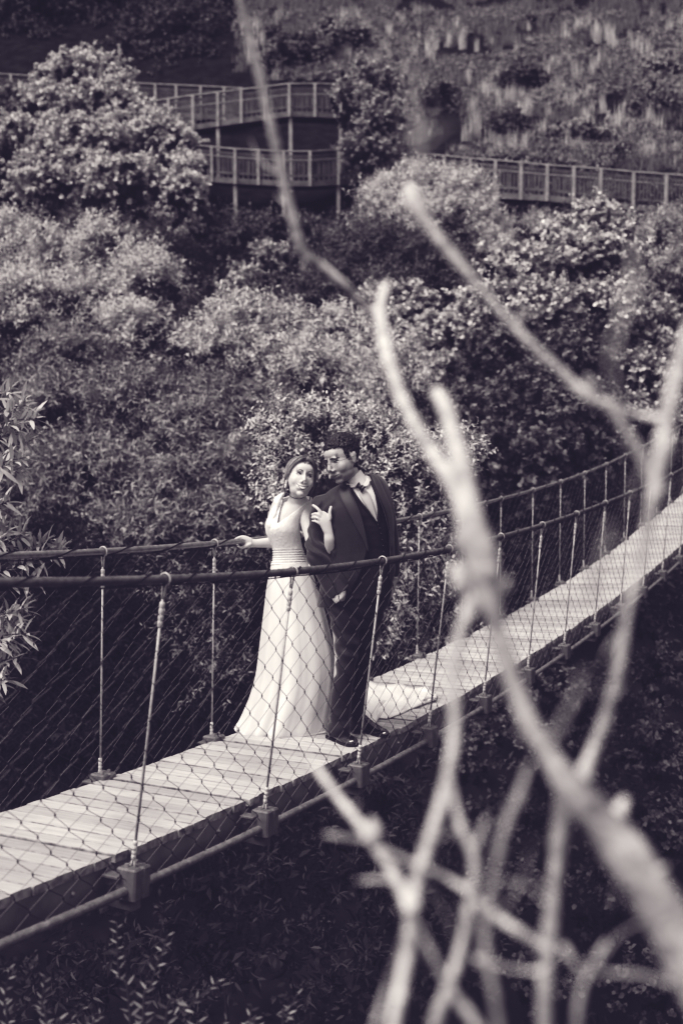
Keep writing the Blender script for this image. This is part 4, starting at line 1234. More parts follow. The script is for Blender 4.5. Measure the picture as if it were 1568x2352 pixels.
# ================================================================ TIMBER BOARDWALKS ON THE HILLSIDE
M_timber = mat('weathered_timber', .14, rough=.9, var=.35, scale=4, spec=.1)
M_timber_l = mat('pale_timber', .30, rough=.9, var=.25, scale=5, spec=.1)
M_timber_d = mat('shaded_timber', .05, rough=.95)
def boardwalk(label, pts, posts, supports, cat='boardwalk', depth=1.5, hrail=None, back=True):
    """pts: (u, v rail top, v deck underside, distance); posts: photo u of each post; supports: (u, v foot)"""
    pts = np.array(pts, float)
    def st(u):
        return [np.interp(u, pts[:, 0], pts[:, k]) for k in (1, 2, 3)]
    base = P3(pts[len(pts) // 2][0], pts[len(pts) // 2][2], pts[len(pts) // 2][3])
    root = empty('boardwalk', label, cat, loc=base, group='timber boardwalks zigzagging up the hillside')
    us = np.arange(pts[0][0], pts[-1][0] + .1, 6.0)
    top = []; bot = []
    for u in us:
        a, b_, y = st(u); t_, q_ = P3(u, a, y), P3(u, b_, y)
        q_[0] = t_[0]; top.append(t_); bot.append(q_)
    top, bot = np.array(top), np.array(bot)
    # handrail cap, rails, fascia
    def beam(line, w, h, back_=0.0):
        b = MB(); L = line + np.array([0, back_, 0])
        T = np.gradient(L, axis=0); T[:, 2] *= 1; T /= np.linalg.norm(T, axis=1)[:, None]
        N = np.cross(T, [0, 0, 1.0]); N /= np.linalg.norm(N, axis=1)[:, None]; Z = np.array([0, 0, 1.0])
        b.loft([np.array([l + n * w + Z * h, l - n * w + Z * h, l - n * w - Z * h, l + n * w - Z * h]) for l, n in zip(L, N)])
        return b
    at0(beam(top, .075, .022).build('handrail', M_timber_l, None, fixn=True), root)
    at0(beam(lerp(top, bot, .13), .025, .04, .03).build('rail', M_timber, None, fixn=True), root)
    at0(beam(lerp(top, bot, .70), .025, .035, .03).build('rail', M_timber, None, fixn=True), root)
    at0(beam(bot + np.array([0, 0, .09]), .03, .10).build('fascia_board', M_timber, None, fixn=True), root)
    # deck and the rail on the far side
    b = MB(); dz = np.array([0, depth, 0])
    d0 = bot + [0, .03, .19]; d1 = d0 + dz
    n = len(d0)
    b.add(np.vstack([d0, d1, d0 - [0, 0, .05], d1 - [0, 0, .05]]), [(i, i + 1, n + i + 1, n + i) for i in range(n - 1)] + [(2 * n + i, 3 * n + i, 3 * n + i + 1, 2 * n + i + 1) for i in range(n - 1)] + [(n + i, n + i + 1, 3 * n + i + 1, 3 * n + i) for i in range(n - 1)])
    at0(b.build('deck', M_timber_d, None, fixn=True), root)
    if back:
        at0(beam(top + dz, .07, .02).build('handrail', M_timber_l, None, fixn=True), root)
        bb = MB()
        for u in np.arange(pts[0][0], pts[-1][0], 12.0):
            a, b_, y = st(u); t_ = P3(u, a, y) + dz; q_ = P3(u, b_, y); q_[0] = t_[0]; q_[1] = t_[1]
            bb.obox((t_ + q_) / 2 + [0, 0, .08], (.022, 0, 0), (0, .02, 0), (0, 0, (t_[2] - q_[2]) / 2 - .12))
        o = at0(bb.build('baluster_screen', M_timber, None), root); o['kind'] = 'stuff'
    for i, u in enumerate(posts):
        a, b_, y = st(u); t_, q_ = P3(u, a, y), P3(u, b_, y); q_[0] = t_[0]
        b = MB(); c = (t_ + q_) / 2 + [0, -.06, -.01]
        b.obox(c, (.055, 0, 0), (0, .05, 0), (0, 0, (t_[2] - q_[2]) / 2 + .02), bev=.008)
        at0(b.build('post', M_timber_l, None, fixn=True), root)
    bb = MB(); L = 0; rs_ = random.Random(len(posts))
    ax = [P3(u, st(u)[0], st(u)[2])[0] for u in us]
    x = ax[0]
    while x < ax[-1]:
        u = np.interp(x, ax, us); a, b_, y = st(u); t_, q_ = P3(u, a, y), P3(u, b_, y)
        z0, z1 = lerp(q_[2], t_[2], .25), lerp(q_[2], t_[2], .90)
        bb.obox((t_[0], t_[1] + .005, (z0 + z1) / 2), (.020, 0, 0), (0, .02, 0), (0, 0, (z1 - z0) / 2 + rs_.uniform(-.01, .01)))
        x += .108
    at0(bb.build('baluster_screen', M_timber, None), root)['kind'] = 'stuff'
    for u, vf in supports:
        a, b_, y = st(u); q_ = P3(u, b_, y); f_ = P3(u, vf, y)
        zg = min(float(ground_z(q_[0], q_[1])) - .2, f_[2])
        b = MB(); b.obox((q_[0], q_[1] + .1, (q_[2] + zg) / 2), (.07, 0, 0), (0, .07, 0), (0, 0, (q_[2] - zg) / 2), bev=.01)
        at0(b.build('support_post', M_timber_l, None, fixn=True), root)
    return root
boardwalk('upper timber boardwalk with pale posts curving above the lower one',
          [(330, 234, 318, 45), (354, 231, 312, 45), (446, 218, 297, 44.6), (554, 205, 282, 44.3), (661, 192, 267, 44), (733, 191, 268, 44.2), (850, 198, 276, 45)],
          [387, 443, 500, 554, 609, 664, 723, 782], [(500, 330), (667, 342), (782, 345)])
boardwalk('highest timber boardwalk section, mostly hidden behind the railing below it',
          [(-60, 162, 232, 49), (0, 169, 240, 49), (67, 173, 245, 49), (328, 191, 264, 48.5), (461, 197, 272, 48.2), (560, 202, 278, 48)],
          [-30, 26, 82, 140, 200, 260, 310, 357, 405, 461, 515], [(82, 260), (310, 290)], back=False)
boardwalk('lower timber boardwalk bowed outward beneath the upper one, on thin stilts',
          [(430, 331, 409, 42.3), (484, 336, 417, 42), (538, 341, 421, 41.7), (651, 347, 427, 41.5), (713, 347, 427, 41.5), (777, 342, 424, 42), (850, 336, 416, 43)],
          [432, 486, 540, 593, 650, 712, 777], [(540, 505), (652, 508), (777, 497)])
boardwalk('long timber boardwalk running right across the grassy slope',
          [(860, 343, 424, 42), (918, 348, 430, 41.4), (995, 354, 438, 40.6), (1082, 363, 447, 39.8), (1138, 367, 454, 39.3), (1256, 378, 461, 38.6), (1382, 387, 474, 38.2), (1456, 394, 482, 38), (1568, 402, 492, 37.6), (1700, 414, 508, 37)],
          [960, 1020, 1079, 1137, 1196, 1256, 1317, 1379, 1454, 1529, 1604, 1680], [(1142, 500), (1317, 505), (1529, 520)])
# ================================================================ VEGETATION
def leaf_mesh(name, verts, nv):
    """verts (n, nv, 3): one polygon per leaf"""
    n = len(verts)
    me = bpy.data.meshes.new(name)
    me.vertices.add(n * nv); me.vertices.foreach_set('co', verts.astype(np.float32).ravel())
    me.loops.add(n * nv); me.loops.foreach_set('vertex_index', np.arange(n * nv, dtype=np.int32))
    me.polygons.add(n); me.polygons.foreach_set('loop_start', np.arange(n, dtype=np.int32) * nv)
    me.polygons.foreach_set('loop_total', np.full(n, nv, dtype=np.int32))
    me.update(calc_edges=True)
    return me

def nrm(a): return a / (np.linalg.norm(a, axis=-1, keepdims=True) + 1e-9)

def leaves_on(P, D, rng, k, L, ll, lw, droop=.2, spread=1.0, shape='diamond', curl=.12, orient=.38):
    """leaves along shoots. P, D: (N,3) shoot foot and direction"""
    N = len(P)
    t = (np.arange(k) + .6) / k
    t = np.repeat(t[None], N, 0) * (1 + rng.uniform(-.06, .06, (N, k)))
    Ls = L * rng.uniform(.6, 1.25, (N, 1))
    base = P[:, None] + D[:, None] * (t * Ls)[..., None]
    base[..., 2] -= droop * Ls * t * t * .6
    up = np.array([0, 0, 1.0])
    A = nrm(np.cross(D, up) + 1e-3); B = np.cross(A, D)
    th = np.arange(k)[None] * 2.4 + rng.uniform(0, 6.28, (N, 1)) + rng.normal(0, .3, (N, k))
    side = A[:, None] * np.cos(th)[..., None] + B[:, None] * np.sin(th)[..., None]
    ld = D[:, None] * rng.uniform(.35, .95, (N, k, 1)) + side * spread + rng.normal(0, .22, (N, k, 3))
    ld[..., 2] -= droop
    ld = nrm(ld)
    l = ll * rng.uniform(.65, 1.2, (N, k, 1)); w = lw * rng.uniform(.7, 1.2, (N, k, 1))
    n0 = nrm(D[:, None] * .75 + up * .55 + rng.normal(0, orient, (N, k, 3))); wn = nrm(np.cross(ld, n0)); nn = np.cross(wn, ld)
    b0 = base
    if shape == 'diamond':
        vs = [b0, b0 + ld * l * .45 + wn * w * .5 + nn * l * curl, b0 + ld * l, b0 + ld * l * .45 - wn * w * .5 + nn * l * curl]
    elif shape == 'lance':
        vs = [b0, b0 + ld * l * .28 + wn * w * .42 + nn * l * curl * .6, b0 + ld * l * .62 + wn * w * .40 + nn * l * curl * .4, b0 + ld * l - nn * l * curl, b0 + ld * l * .62 - wn * w * .40 + nn * l * curl * .4, b0 + ld * l * .28 - wn * w * .42 + nn * l * curl * .6]
    else:
        vs = [b0, b0 + ld * l * .22 + wn * w * .42 + nn * l * curl * .5, b0 + ld * l * .62 + wn * w * .5 + nn * l * curl, b0 + ld * l, b0 + ld * l * .62 - wn * w * .5 + nn * l * curl, b0 + ld * l * .22 - wn * w * .42 + nn * l * curl * .5]
    return np.stack(vs, 2).reshape(N * k, len(vs), 3), np.stack([P, P + D * Ls - np.array([0, 0, 1]) * droop * Ls * .6], 1)

def lobe_shoots(c, r, n, rng, clump=.24, nclump=20, lump=.28, lo=.5, upb=.35):
    """shoot feet and directions spread in clumps over an uneven ellipsoid"""
    r = V3(r)
    K = nrm(rng.normal(0, 1, (nclump, 3)) + [0, -.35, .25])
    K = nrm(K + [0, -.25, .45]) if upb > -.05 else K
    kr = rng.uniform(.70, 1.12, nclump)
    idx = rng.integers(0, nclump, n)
    d = nrm(K[idx] + rng.normal(0, clump, (n, 3)))
    loose = rng.random(n) < .16
    d[loose] = nrm(rng.normal(0, 1, (loose.sum(), 3)))
    ang = np.linalg.norm(d - K[idx], axis=1) / max(clump, .1)
    dome = np.where(loose, .92, 1.0 - .11 * np.minimum(ang, 2.2) ** 2 * .8)
    bump = np.array([mnoise.noise(Vector(x * 2.3 + c * .37)) for x in d]) * lump
    rad = (rng.uniform(lo ** 3, 1, n) ** (1 / 3)) * (kr[idx] * .6 + .4) * (1 + bump) * dome
    P = V3(c) + d * r * rad[:, None]
    D = nrm(d * .9 + rng.normal(0, .35, (n, 3)) + [0, 0, upb])
    return P, D

KINDS_ = {   # leaves per shoot, shoot length, leaf length, leaf width, droop, shape
    'broad': (12, .15, .095, .062, .10, 'diamond'),
    'willow': (12, .42, .095, .021, .22, 'diamond'),
    'willow_near': (12, .30, .080, .019, .18, 'lance'),
    'round': (10, .19, .066, .054, .08, 'oval'),
    'privet': (11, .26, .048, .019, .05, 'lance'),
    'far': (10, .34, .17, .10, .12, 'diamond'),
}
M_LEAF = {
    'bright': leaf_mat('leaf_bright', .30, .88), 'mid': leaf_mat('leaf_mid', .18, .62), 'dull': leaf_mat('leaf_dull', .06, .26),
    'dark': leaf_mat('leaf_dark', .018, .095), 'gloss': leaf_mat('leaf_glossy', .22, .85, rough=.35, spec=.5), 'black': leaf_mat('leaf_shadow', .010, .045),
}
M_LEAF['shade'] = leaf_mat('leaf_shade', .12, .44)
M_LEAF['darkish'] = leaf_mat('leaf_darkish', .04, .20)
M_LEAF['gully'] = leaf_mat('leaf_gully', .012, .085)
M_bark = mat('bark', .035, rough=.95, var=.4, scale=12, bump=.5, bscale=40, spec=.1)
M_twig = mat('twig_bark', .05, rough=.9)

def tree(name, label, cat, kind, tone, lobes, seed, cover=3.6, group=None, trunk=True, size=1.0, clump=.24, twigs=0.0, lump=.30, upb=.35, nclump=20, inner=True):
    """lobes: (u, v, ru, rv, distance) in photo units, placed in depth"""
    rng = np.random.default_rng(seed)
    k, L, ll, lw, droop, shape = KINDS_[kind]
    ll *= size * 1.2; lw *= size * 1.2; L *= size
    C = [P3(u, v, y) for u, v, a, b_, y in lobes]
    Rr_ = [np.array([a * y / F_PX, (a + b_) / 2 * y / F_PX * .85, b_ * y / F_PX]) for u, v, a, b_, y in lobes]
    cx = np.mean([c[0] for c in C]); cy = np.mean([c[1] for c in C]) + .3
    base = np.array([cx, cy, float(ground_z(cx, cy)) - .1])
    root = empty(name, label, cat, loc=base, group=group)
    V_ = []; TW = []
    for c, r in zip(C, Rr_):
        area = PI * r[0] * r[2]
        n = max(12, int(cover * area / (ll * lw * .42) / k))
        P, D = lobe_shoots(c, r, n, rng, clump, nclump, lump, upb=upb)
        gz = ground_z(P[:, 0], P[:, 1]); ok = P[:, 2] > gz - .1
        P, D = P[ok], D[ok]
        v, tw_ = leaves_on(P, D, rng, k, L, ll, lw, droop, shape=shape)
        V_.append(v)
        if twigs: TW.append(tw_[rng.random(len(tw_)) < twigs])
    V_ = np.concatenate(V_)
    if inner:  # near-black leaves fill each lobe; interior shade put into their colour
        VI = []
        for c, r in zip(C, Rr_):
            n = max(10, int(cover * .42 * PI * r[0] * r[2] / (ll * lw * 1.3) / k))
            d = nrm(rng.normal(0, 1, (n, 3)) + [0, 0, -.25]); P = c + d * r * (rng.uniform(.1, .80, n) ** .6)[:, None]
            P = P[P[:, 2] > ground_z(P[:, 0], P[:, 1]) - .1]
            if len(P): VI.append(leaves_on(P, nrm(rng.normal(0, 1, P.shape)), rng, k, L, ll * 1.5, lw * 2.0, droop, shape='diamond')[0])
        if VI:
            VI = np.concatenate(VI); mi = leaf_mesh('inner_shade_foliage', VI, 4); mi.materials.append(M_LEAF['black'])
            at0(link(bpy.data.objects.new('inner_shade_foliage', mi)), root)
    me = leaf_mesh('crown', V_, V_.shape[1]); me.materials.append(M_LEAF[tone])
    cr = at0(link(bpy.data.objects.new('crown', me)), root)
    if TW:
        TW = np.concatenate(TW); n = len(TW)
        # thin three-sided twigs, each slightly longer than its shoot
        a, b_ = TW[:, 0] - (TW[:, 1] - TW[:, 0]) * .5, TW[:, 1]
        d = nrm(b_ - a); s1 = nrm(np.cross(d, [0.3, .2, 1.0])); s2 = np.cross(d, s1); r0 = .0035 * size; 
        q = np.stack([a + s1 * r0, a - s1 * r0, b_ - s1 * r0 * .4, b_ + s1 * r0 * .4], 1)
        q2 = np.stack([a + s2 * r0, a - s2 * r0, b_ - s2 * r0 * .4, b_ + s2 * r0 * .4], 1)
        me2 = leaf_mesh('twigs', np.concatenate([q, q2]), 4); me2.materials.append(M_twig)
        at0(link(bpy.data.objects.new('twigs', me2)), root)
    if trunk:
        b = MB(); H = max(c[2] for c in C) - base[2]
        H = max(H, .6); rt = .035 * H ** .8 + .02 if cat == 'tree' else .022
        mid = np.array([cx, cy, base[2] + H * .35])
        b.tube(spline([base, lerp(base, mid, .5) + [rng.normal(0, .05), 0, 0], mid], 5), [rt, rt * .8, rt * .65], n=9)
        for c, r in zip(C, Rr_):
            if trunk < 1: break
            e = c + [0, 0, r[2] * .35]
            m_ = lerp(mid, e, .5) + rng.normal(0, .08 * H ** .5, 3)
            b.tube(spline([mid - [0, 0, .1], m_, e], 5), [rt * .5, rt * .3, rt * .1], n=7)
            for _ in range(4):
                d = nrm(rng.normal(0, 1, 3) + [0, -.3, .6]); e2 = c + d * r * .8
                b.tube(spline([lerp(m_, e, .4), lerp(m_, e2, .6) + rng.normal(0, .05, 3), e2], 4), [rt * .22, rt * .12, rt * .03], n=5)
        at0(b.build('trunk', M_bark, None, smooth=True), root)
    return root

# ---- far: dark woodland above the boardwalks
for i, (u, v, a, b_, y, lab) in enumerate([
        (40, 60, 150, 130, 58, 'dark tree in the top left corner of the hillside wood'), (230, 40, 150, 140, 60, 'dark tree behind the top of the tall round headed tree'),
        (400, 90, 130, 110, 57, 'dark tree above the highest boardwalk railing'), (520, 30, 90, 120, 60, 'dark tree at the edge of the pale grass slope')]):
    tree('dark_tree', lab, 'tree', 'far', 'darkish', [(u, v, a, b_, y), (u - 50, v + 50, a * .7, b_ * .6, y - 1), (u + 45, v + 60, a * .7, b_ * .55, y - 1.5), (u + 10, v + 105, a * .9, b_ * .4, y - 2.5)], 100 + i, cover=3.6, group='dark wood above the boardwalks', size=.8)
for i, (u, v, a, b_, y, lab) in enumerate([(1130, -30, 110, 70, 66, 'dark tree on the ridge, left one of the pair'), (1480, -20, 150, 90, 64, 'dark tree on the ridge in the top right corner'), (790, -40, 120, 60, 66, 'dark tree on the ridge above the middle of the slope')]):
    tree('dark_tree', lab, 'tree', 'far', 'black', [(u, v, a, b_, y), (u + 70, v + 10, a * .7, b_ * .7, y)], 120 + i, cover=2.6, group='dark trees along the ridge', size=.95)

# ---- tall round headed tree, left
tree('broadleaf_tree', 'tall round headed broadleaf tree rising past the left end of the boardwalks', 'tree', 'broad', 'bright',
     [(200, 175, 92, 75, 35), (115, 250, 85, 65, 35), (250, 245, 110, 70, 34.5), (262, 190, 62, 45, 35), (110, 190, 45, 45, 35.5), (330, 330, 120, 90, 34), (200, 340, 125, 85, 33.5), (60, 340, 95, 80, 34), (400, 330, 70, 60, 33.5), (120, 430, 120, 80, 33), (290, 430, 130, 80, 32.5), (415, 450, 75, 80, 32.5), (430, 390, 50, 50, 33)], 1, cover=5, size=.88, lump=.35, nclump=30, clump=.2)
tree('broadleaf_tree', 'dark leafy tree standing in front of the right end of the upper boardwalk', 'tree', 'broad', 'mid',
     [(850, 200, 75, 65, 41), (860, 280, 95, 80, 40.5), (800, 240, 50, 60, 41), (900, 230, 60, 70, 41), (840, 350, 80, 50, 40)], 2, cover=4, size=.85, lump=.35, nclump=26, clump=.2)
tree('broadleaf_tree', 'dusky broadleaf tree crowding the left edge beside the tall round headed one', 'tree', 'broad', 'shade',
     [(18, 250, 62, 56, 36), (55, 310, 60, 60, 35.8), (0, 390, 70, 80, 34.5), (-30, 300, 60, 80, 35.5)], 30, cover=4, size=.9, nclump=26, clump=.2)
# ---- band of shrubs below the lower boardwalk
for i, (lb, lab, tone) in enumerate([
        ([(530, 560, 75, 55, 33), (470, 520, 50, 45, 34)], 'grey green shrub in the hollow beside the tall round headed tree', 'dull'),
        ([(640, 530, 85, 40, 37), (720, 545, 70, 40, 36)], 'low shrub on the bank under the stilts of the lower boardwalk', 'dull'),
        ([(620, 610, 85, 60, 31), (560, 650, 60, 50, 30)], 'rounded shrub between the willows and the lower boardwalk', 'mid')]):
    tree('shrub', lab, 'shrub', 'broad', tone, lb, 200 + i, group='shrubs below the boardwalks', size=1.05)
tree('willow_shrub', 'broad pale willow bush swelling up under the right hand boardwalk', 'bush', 'willow', 'bright',
     [(960, 446, 95, 58, 36), (1060, 456, 80, 56, 36), (880, 488, 85, 65, 35.5), (980, 520, 140, 70, 35), (1090, 520, 60, 60, 35.5), (1110, 590, 70, 60, 35)], 3, cover=3.4, size=1.35)
tree('willow_shrub', 'dark willow bush in the hollow at the middle of the picture', 'bush', 'willow', 'dull',
     [(820, 590, 100, 80, 30), (930, 610, 110, 80, 30), (760, 680, 80, 70, 29), (860, 680, 90, 60, 29), (1040, 640, 80, 60, 30)], 4, cover=3.4, size=1.3)
# ---- pale willows, left and centre
tree('willow_tree', 'large pale willow with feathery top left of centre', 'tree', 'willow', 'bright',
     [(250, 590, 110, 75, 25), (110, 600, 105, 70, 25), (340, 660, 85, 75, 24), (210, 700, 130, 80, 24), (60, 720, 90, 90, 24), (320, 780, 110, 80, 23), (20, 560, 60, 60, 26)], 5, cover=3.6, size=1.1, lump=.45, upb=.8, nclump=26, clump=.2)
tree('willow_tree', 'willow with bright crest standing above the head of the woman', 'tree', 'willow', 'bright',
     [(545, 745, 85, 50, 20.5), (650, 770, 80, 55, 20.5), (480, 810, 70, 60, 20), (590, 850, 110, 70, 20), (700, 860, 80, 70, 19.5)], 6, cover=3.6, lump=.45, upb=.8, nclump=26, clump=.2)
tree('willow_tree', 'willow with pale plumes above the head of the man', 'tree', 'willow', 'bright',
     [(800, 770, 75, 55, 21), (850, 830, 90, 70, 20.5), (770, 870, 80, 65, 20), (900, 900, 85, 70, 20), (830, 950, 80, 60, 19.5)], 7, cover=3.6, lump=.45, upb=.8)
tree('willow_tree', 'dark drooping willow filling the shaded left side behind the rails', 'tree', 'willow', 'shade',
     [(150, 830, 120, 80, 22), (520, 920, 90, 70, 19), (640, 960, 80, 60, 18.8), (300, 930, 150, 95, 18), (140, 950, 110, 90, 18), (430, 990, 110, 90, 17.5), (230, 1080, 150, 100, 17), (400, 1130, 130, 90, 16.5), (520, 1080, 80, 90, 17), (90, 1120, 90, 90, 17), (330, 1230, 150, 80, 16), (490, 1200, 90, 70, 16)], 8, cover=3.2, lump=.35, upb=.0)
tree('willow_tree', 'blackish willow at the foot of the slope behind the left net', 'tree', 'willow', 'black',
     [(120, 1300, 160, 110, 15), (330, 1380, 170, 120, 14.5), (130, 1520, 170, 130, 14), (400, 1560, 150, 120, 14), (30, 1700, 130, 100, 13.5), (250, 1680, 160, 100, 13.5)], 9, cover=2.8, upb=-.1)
# ---- glossy round leaved shrubs, right
tree('alder_bush', 'glossy round leaved bush with bright wind swept crest at right', 'bush', 'round', 'gloss',
     [(1370, 505, 85, 48, 24), (1270, 560, 75, 50, 24), (1190, 620, 95, 60, 23.5), (1330, 600, 110, 70, 23.5), (1440, 580, 70, 65, 23.5), (1110, 700, 85, 60, 23), (1250, 710, 120, 75, 22.5), (1390, 720, 100, 80, 22.5), (1060, 760, 60, 60, 22.5)], 10, cover=4.2, size=1.02, lump=.4, nclump=26, clump=.2)
tree('alder_bush', 'small bright crested bush left of the glossy round leaved one', 'bush', 'round', 'gloss',
     [(880, 690, 52, 42, 24), (950, 690, 50, 42, 24), (900, 750, 85, 50, 23.5), (985, 780, 75, 60, 23), (930, 830, 80, 50, 22.5), (1010, 860, 60, 50, 22)], 11, cover=4, size=1.0, nclump=24, clump=.2)
tree('alder_bush', 'dark round leaved thicket beyond the far rail at right', 'bush', 'round', 'dull',
     [(1160, 800, 110, 75, 22), (1310, 830, 120, 80, 21.5), (1060, 960, 90, 80, 19), (1190, 930, 100, 80, 19.5), (1320, 960, 110, 80, 19), (1110, 1060, 90, 80, 18.5), (1240, 1060, 110, 80, 18.5), (1380, 1060, 90, 70, 19)], 12, cover=3.0, size=1.15)
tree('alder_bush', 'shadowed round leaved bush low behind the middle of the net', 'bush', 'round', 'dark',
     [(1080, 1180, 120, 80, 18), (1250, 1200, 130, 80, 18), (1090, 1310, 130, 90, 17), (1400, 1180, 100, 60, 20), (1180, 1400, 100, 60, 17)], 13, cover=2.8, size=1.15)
tree('shrub', 'feathery shrub at the right edge below the long boardwalk', 'shrub', 'willow', 'mid',
     [(1520, 560, 70, 60, 29), (1560, 640, 60, 80, 28), (1500, 660, 60, 60, 28), (1560, 540, 60, 50, 31), (1240, 540, 60, 40, 33)], 14, cover=3.2, size=1.1)
tree('alder_bush', 'mottled bush at the right edge beside the glossy one', 'bush', 'round', 'mid',
     [(1500, 760, 80, 70, 23), (1560, 850, 70, 80, 22.5), (1470, 870, 80, 70, 22), (1540, 980, 80, 70, 21.5), (1440, 970, 70, 60, 21.5)], 15, cover=3.2, size=1.2)
# ---- near shrub behind the couple, with visible stems
tree('privet_bush', 'sunlit fine leaved bush directly behind the heads of the couple', 'bush', 'privet', 'bright',
     [(640, 985, 55, 50, 11), (720, 985, 65, 45, 11), (800, 980, 60, 50, 11), (870, 1010, 65, 55, 10.8), (650, 1070, 60, 65, 10.8), (780, 1060, 80, 60, 11), (920, 1080, 70, 70, 10.6), (640, 1150, 55, 60, 10.6), (980, 1060, 60, 60, 10.8), (1040, 1100, 45, 60, 10.8), (1075, 1040, 25, 40, 11)], 16, cover=3.0, clump=.4, twigs=.7, nclump=16, upb=.7, size=.85)
tree('privet_bush', 'fine leaved bush right of the legs of the man beyond the far rail', 'bush', 'privet', 'mid',
     [(960, 1180, 80, 70, 10.6), (900, 1290, 80, 80, 10.5), (1000, 1300, 70, 80, 10.6), (930, 1400, 80, 80, 10.4), (1010, 1420, 60, 70, 10.6), (890, 1490, 60, 60, 10.3)], 17, cover=2.2, clump=.4, twigs=.6, nclump=16, upb=.5, size=1.05)
tree('privet_bush', 'dim fine leaved bush seen through the far net left of the dress', 'bush', 'privet', 'dull',
     [(560, 1310, 60, 60, 10.6), (470, 1360, 70, 70, 10.8), (560, 1430, 70, 80, 10.6), (440, 1470, 70, 70, 11), (520, 1560, 80, 70, 10.6), (400, 1370, 50, 60, 11.2)], 18, cover=1.3, clump=.35, twigs=.5, nclump=14, upb=.3, size=1.05)
# ---- below the bridge
tree('bramble_bush', 'shaded round leaved bramble below the deck at right', 'bush', 'round', 'dull',
     [(1150, 1640, 90, 55, 13), (1290, 1600, 100, 60, 13), (1080, 1740, 90, 60, 12.4), (1230, 1740, 110, 70, 12.4), (1390, 1640, 110, 80, 13), (1510, 1560, 80, 80, 13.5), (1480, 1740, 110, 80, 12.4)], 19, cover=1.9, size=.8, nclump=14, trunk=.3)
tree('bramble_bush', 'blackish bramble in the gully under the bare branches', 'bush', 'round', 'darkish',
     [(1360, 1860, 130, 80, 11.8), (1150, 1880, 110, 80, 11.6), (1520, 1900, 90, 90, 11.6), (1180, 2060, 130, 90, 11), (1420, 2080, 140, 100, 11), (1250, 2250, 150, 90, 10.4), (1500, 2270, 120, 90, 10.4), (1480, 1420, 90, 70, 15)], 20, cover=1.5, size=.8, trunk=.3)
tree('willow_shrub', 'black hanging willow in the gully below the clamp blocks', 'bush', 'willow_near', 'gully',
     [(900, 1810, 80, 60, 9.6), (760, 1900, 90, 70, 9.2), (900, 1950, 90, 80, 9.2), (640, 1980, 80, 60, 8.8), (780, 2060, 110, 80, 8.8), (930, 2120, 90, 80, 8.8), (480, 2030, 80, 60, 8.5), (600, 2150, 120, 80, 8.4), (800, 2230, 120, 80, 8.3), (400, 2200, 120, 90, 8.2), (200, 2230, 120, 80, 8.0)], 21, cover=1.3, upb=-.2, nclump=14, trunk=.3)

# ---- chestnut sprays with catkins at the left edge
M_cat = mat('catkin', .42, rough=.9, bump=.8, bscale=400)
M_LEAF['chestnut'] = leaf_mat('leaf_chestnut', .20, .62, rough=.4, spec=.4)
root = empty('chestnut_tree', 'sweet chestnut with long pointed leaves and fuzzy catkins at the left edge', 'tree', loc=P3(-120, 1900, 7.6))
rng = np.random.default_rng(77); Vc = []; tw = MB(); 
sprays = [((-60, 990), (45, 985), 8, 1), ((-40, 930), (60, 930), 7, 1), ((-60, 1040), (75, 1010), 8, 1), ((-60, 1060), (60, 1050), 7, 0), ((-80, 1260), (60, 1225), 8, 1), ((-20, 1270), (120, 1240), 8, 1), ((-80, 1300), (75, 1290), 8, 0), ((-90, 1420), (40, 1430), 8, 1), ((-80, 1480), (30, 1470), 7, 0), ((-80, 1560), (15, 1560), 7, 0), ((-80, 1150), (25, 1150), 6, 0), ((-60, 960), (85, 960), 8, 1), ((-60, 1010), (50, 1090), 8, 1), ((-60, 1250), (20, 1215), 8, 1), ((-60, 1290), (150, 1262), 8, 1), ((-60, 1330), (95, 1330), 8, 0), ((-80, 1400), (55, 1400), 8, 1), ((-80, 1450), (65, 1455), 8, 0), ((-80, 1520), (40, 1510), 7, 0), ((-60, 900), (30, 900), 7, 0)]
cat_m = []
for (a, b_, k, catk) in sprays:
    Yd = rng.uniform(7.2, 7.8)
    pa, pb = P3(a[0], a[1] + 40, Yd + .1), P3(b_[0], b_[1], Yd)
    tw.tube(spline([pa, lerp(pa, pb, .5) + [0, 0, .03], pb], 5), [.007, .005, .003], n=6)
    d = nrm(pb - pa); up = np.array([0, 0, 1.0]); s1 = nrm(np.cross(d, up)); s2 = np.cross(s1, d)
    n = 22
    for i in range(n):
        f = .45 + .55 * i / n
        th = i * 2.4 + rng.normal(0, .2); side = s1 * math.cos(th) + s2 * math.sin(th)
        ld = nrm(d * rng.uniform(.3, 1.0) + side * .9 + [0, 0, -.10]); l = rng.uniform(.11, .18); w = l * .19
        wn = nrm(np.cross(ld, up + rng.normal(0, .3, 3))); nn = np.cross(wn, ld); b0 = lerp(pa, pb, f)
        # two halves folded at the midrib, slightly arched
        prof = [(0, 0, 0), (.25, .40, .02), (.5, .5, .03), (.75, .36, .01), (1, 0, -.06)]
        L_ = [b0 + ld * l * t + wn * w * q + nn * l * (z + .05 * q) for t, q, z in prof]; R_2 = [b0 + ld * l * t - wn * w * q + nn * l * (z + .05 * q) for t, q, z in prof[1:-1]]
        Vc.append(L_ + R_2[::-1])
    if catk:
        for i in range(rng.integers(4, 7)):
            b0 = lerp(pa, pb, rng.uniform(.75, 1)); dd = nrm(d * .6 + rng.normal(0, .5, 3) + [0, 0, .5]); l = rng.uniform(.07, .12)
            m_ = MB(); P_ = spline([b0, b0 + dd * l * .5 + [0, 0, .01], b0 + dd * l + [0, 0, -.004]], 6)
            m_.tube(P_, [.005, .006, .006, .005, .003], n=7)
            for p in P_:
                for _ in range(5): m_.sphere(p + rng.normal(0, .0045, 3), .0028, 4, 3)
            cat_m.append(m_)
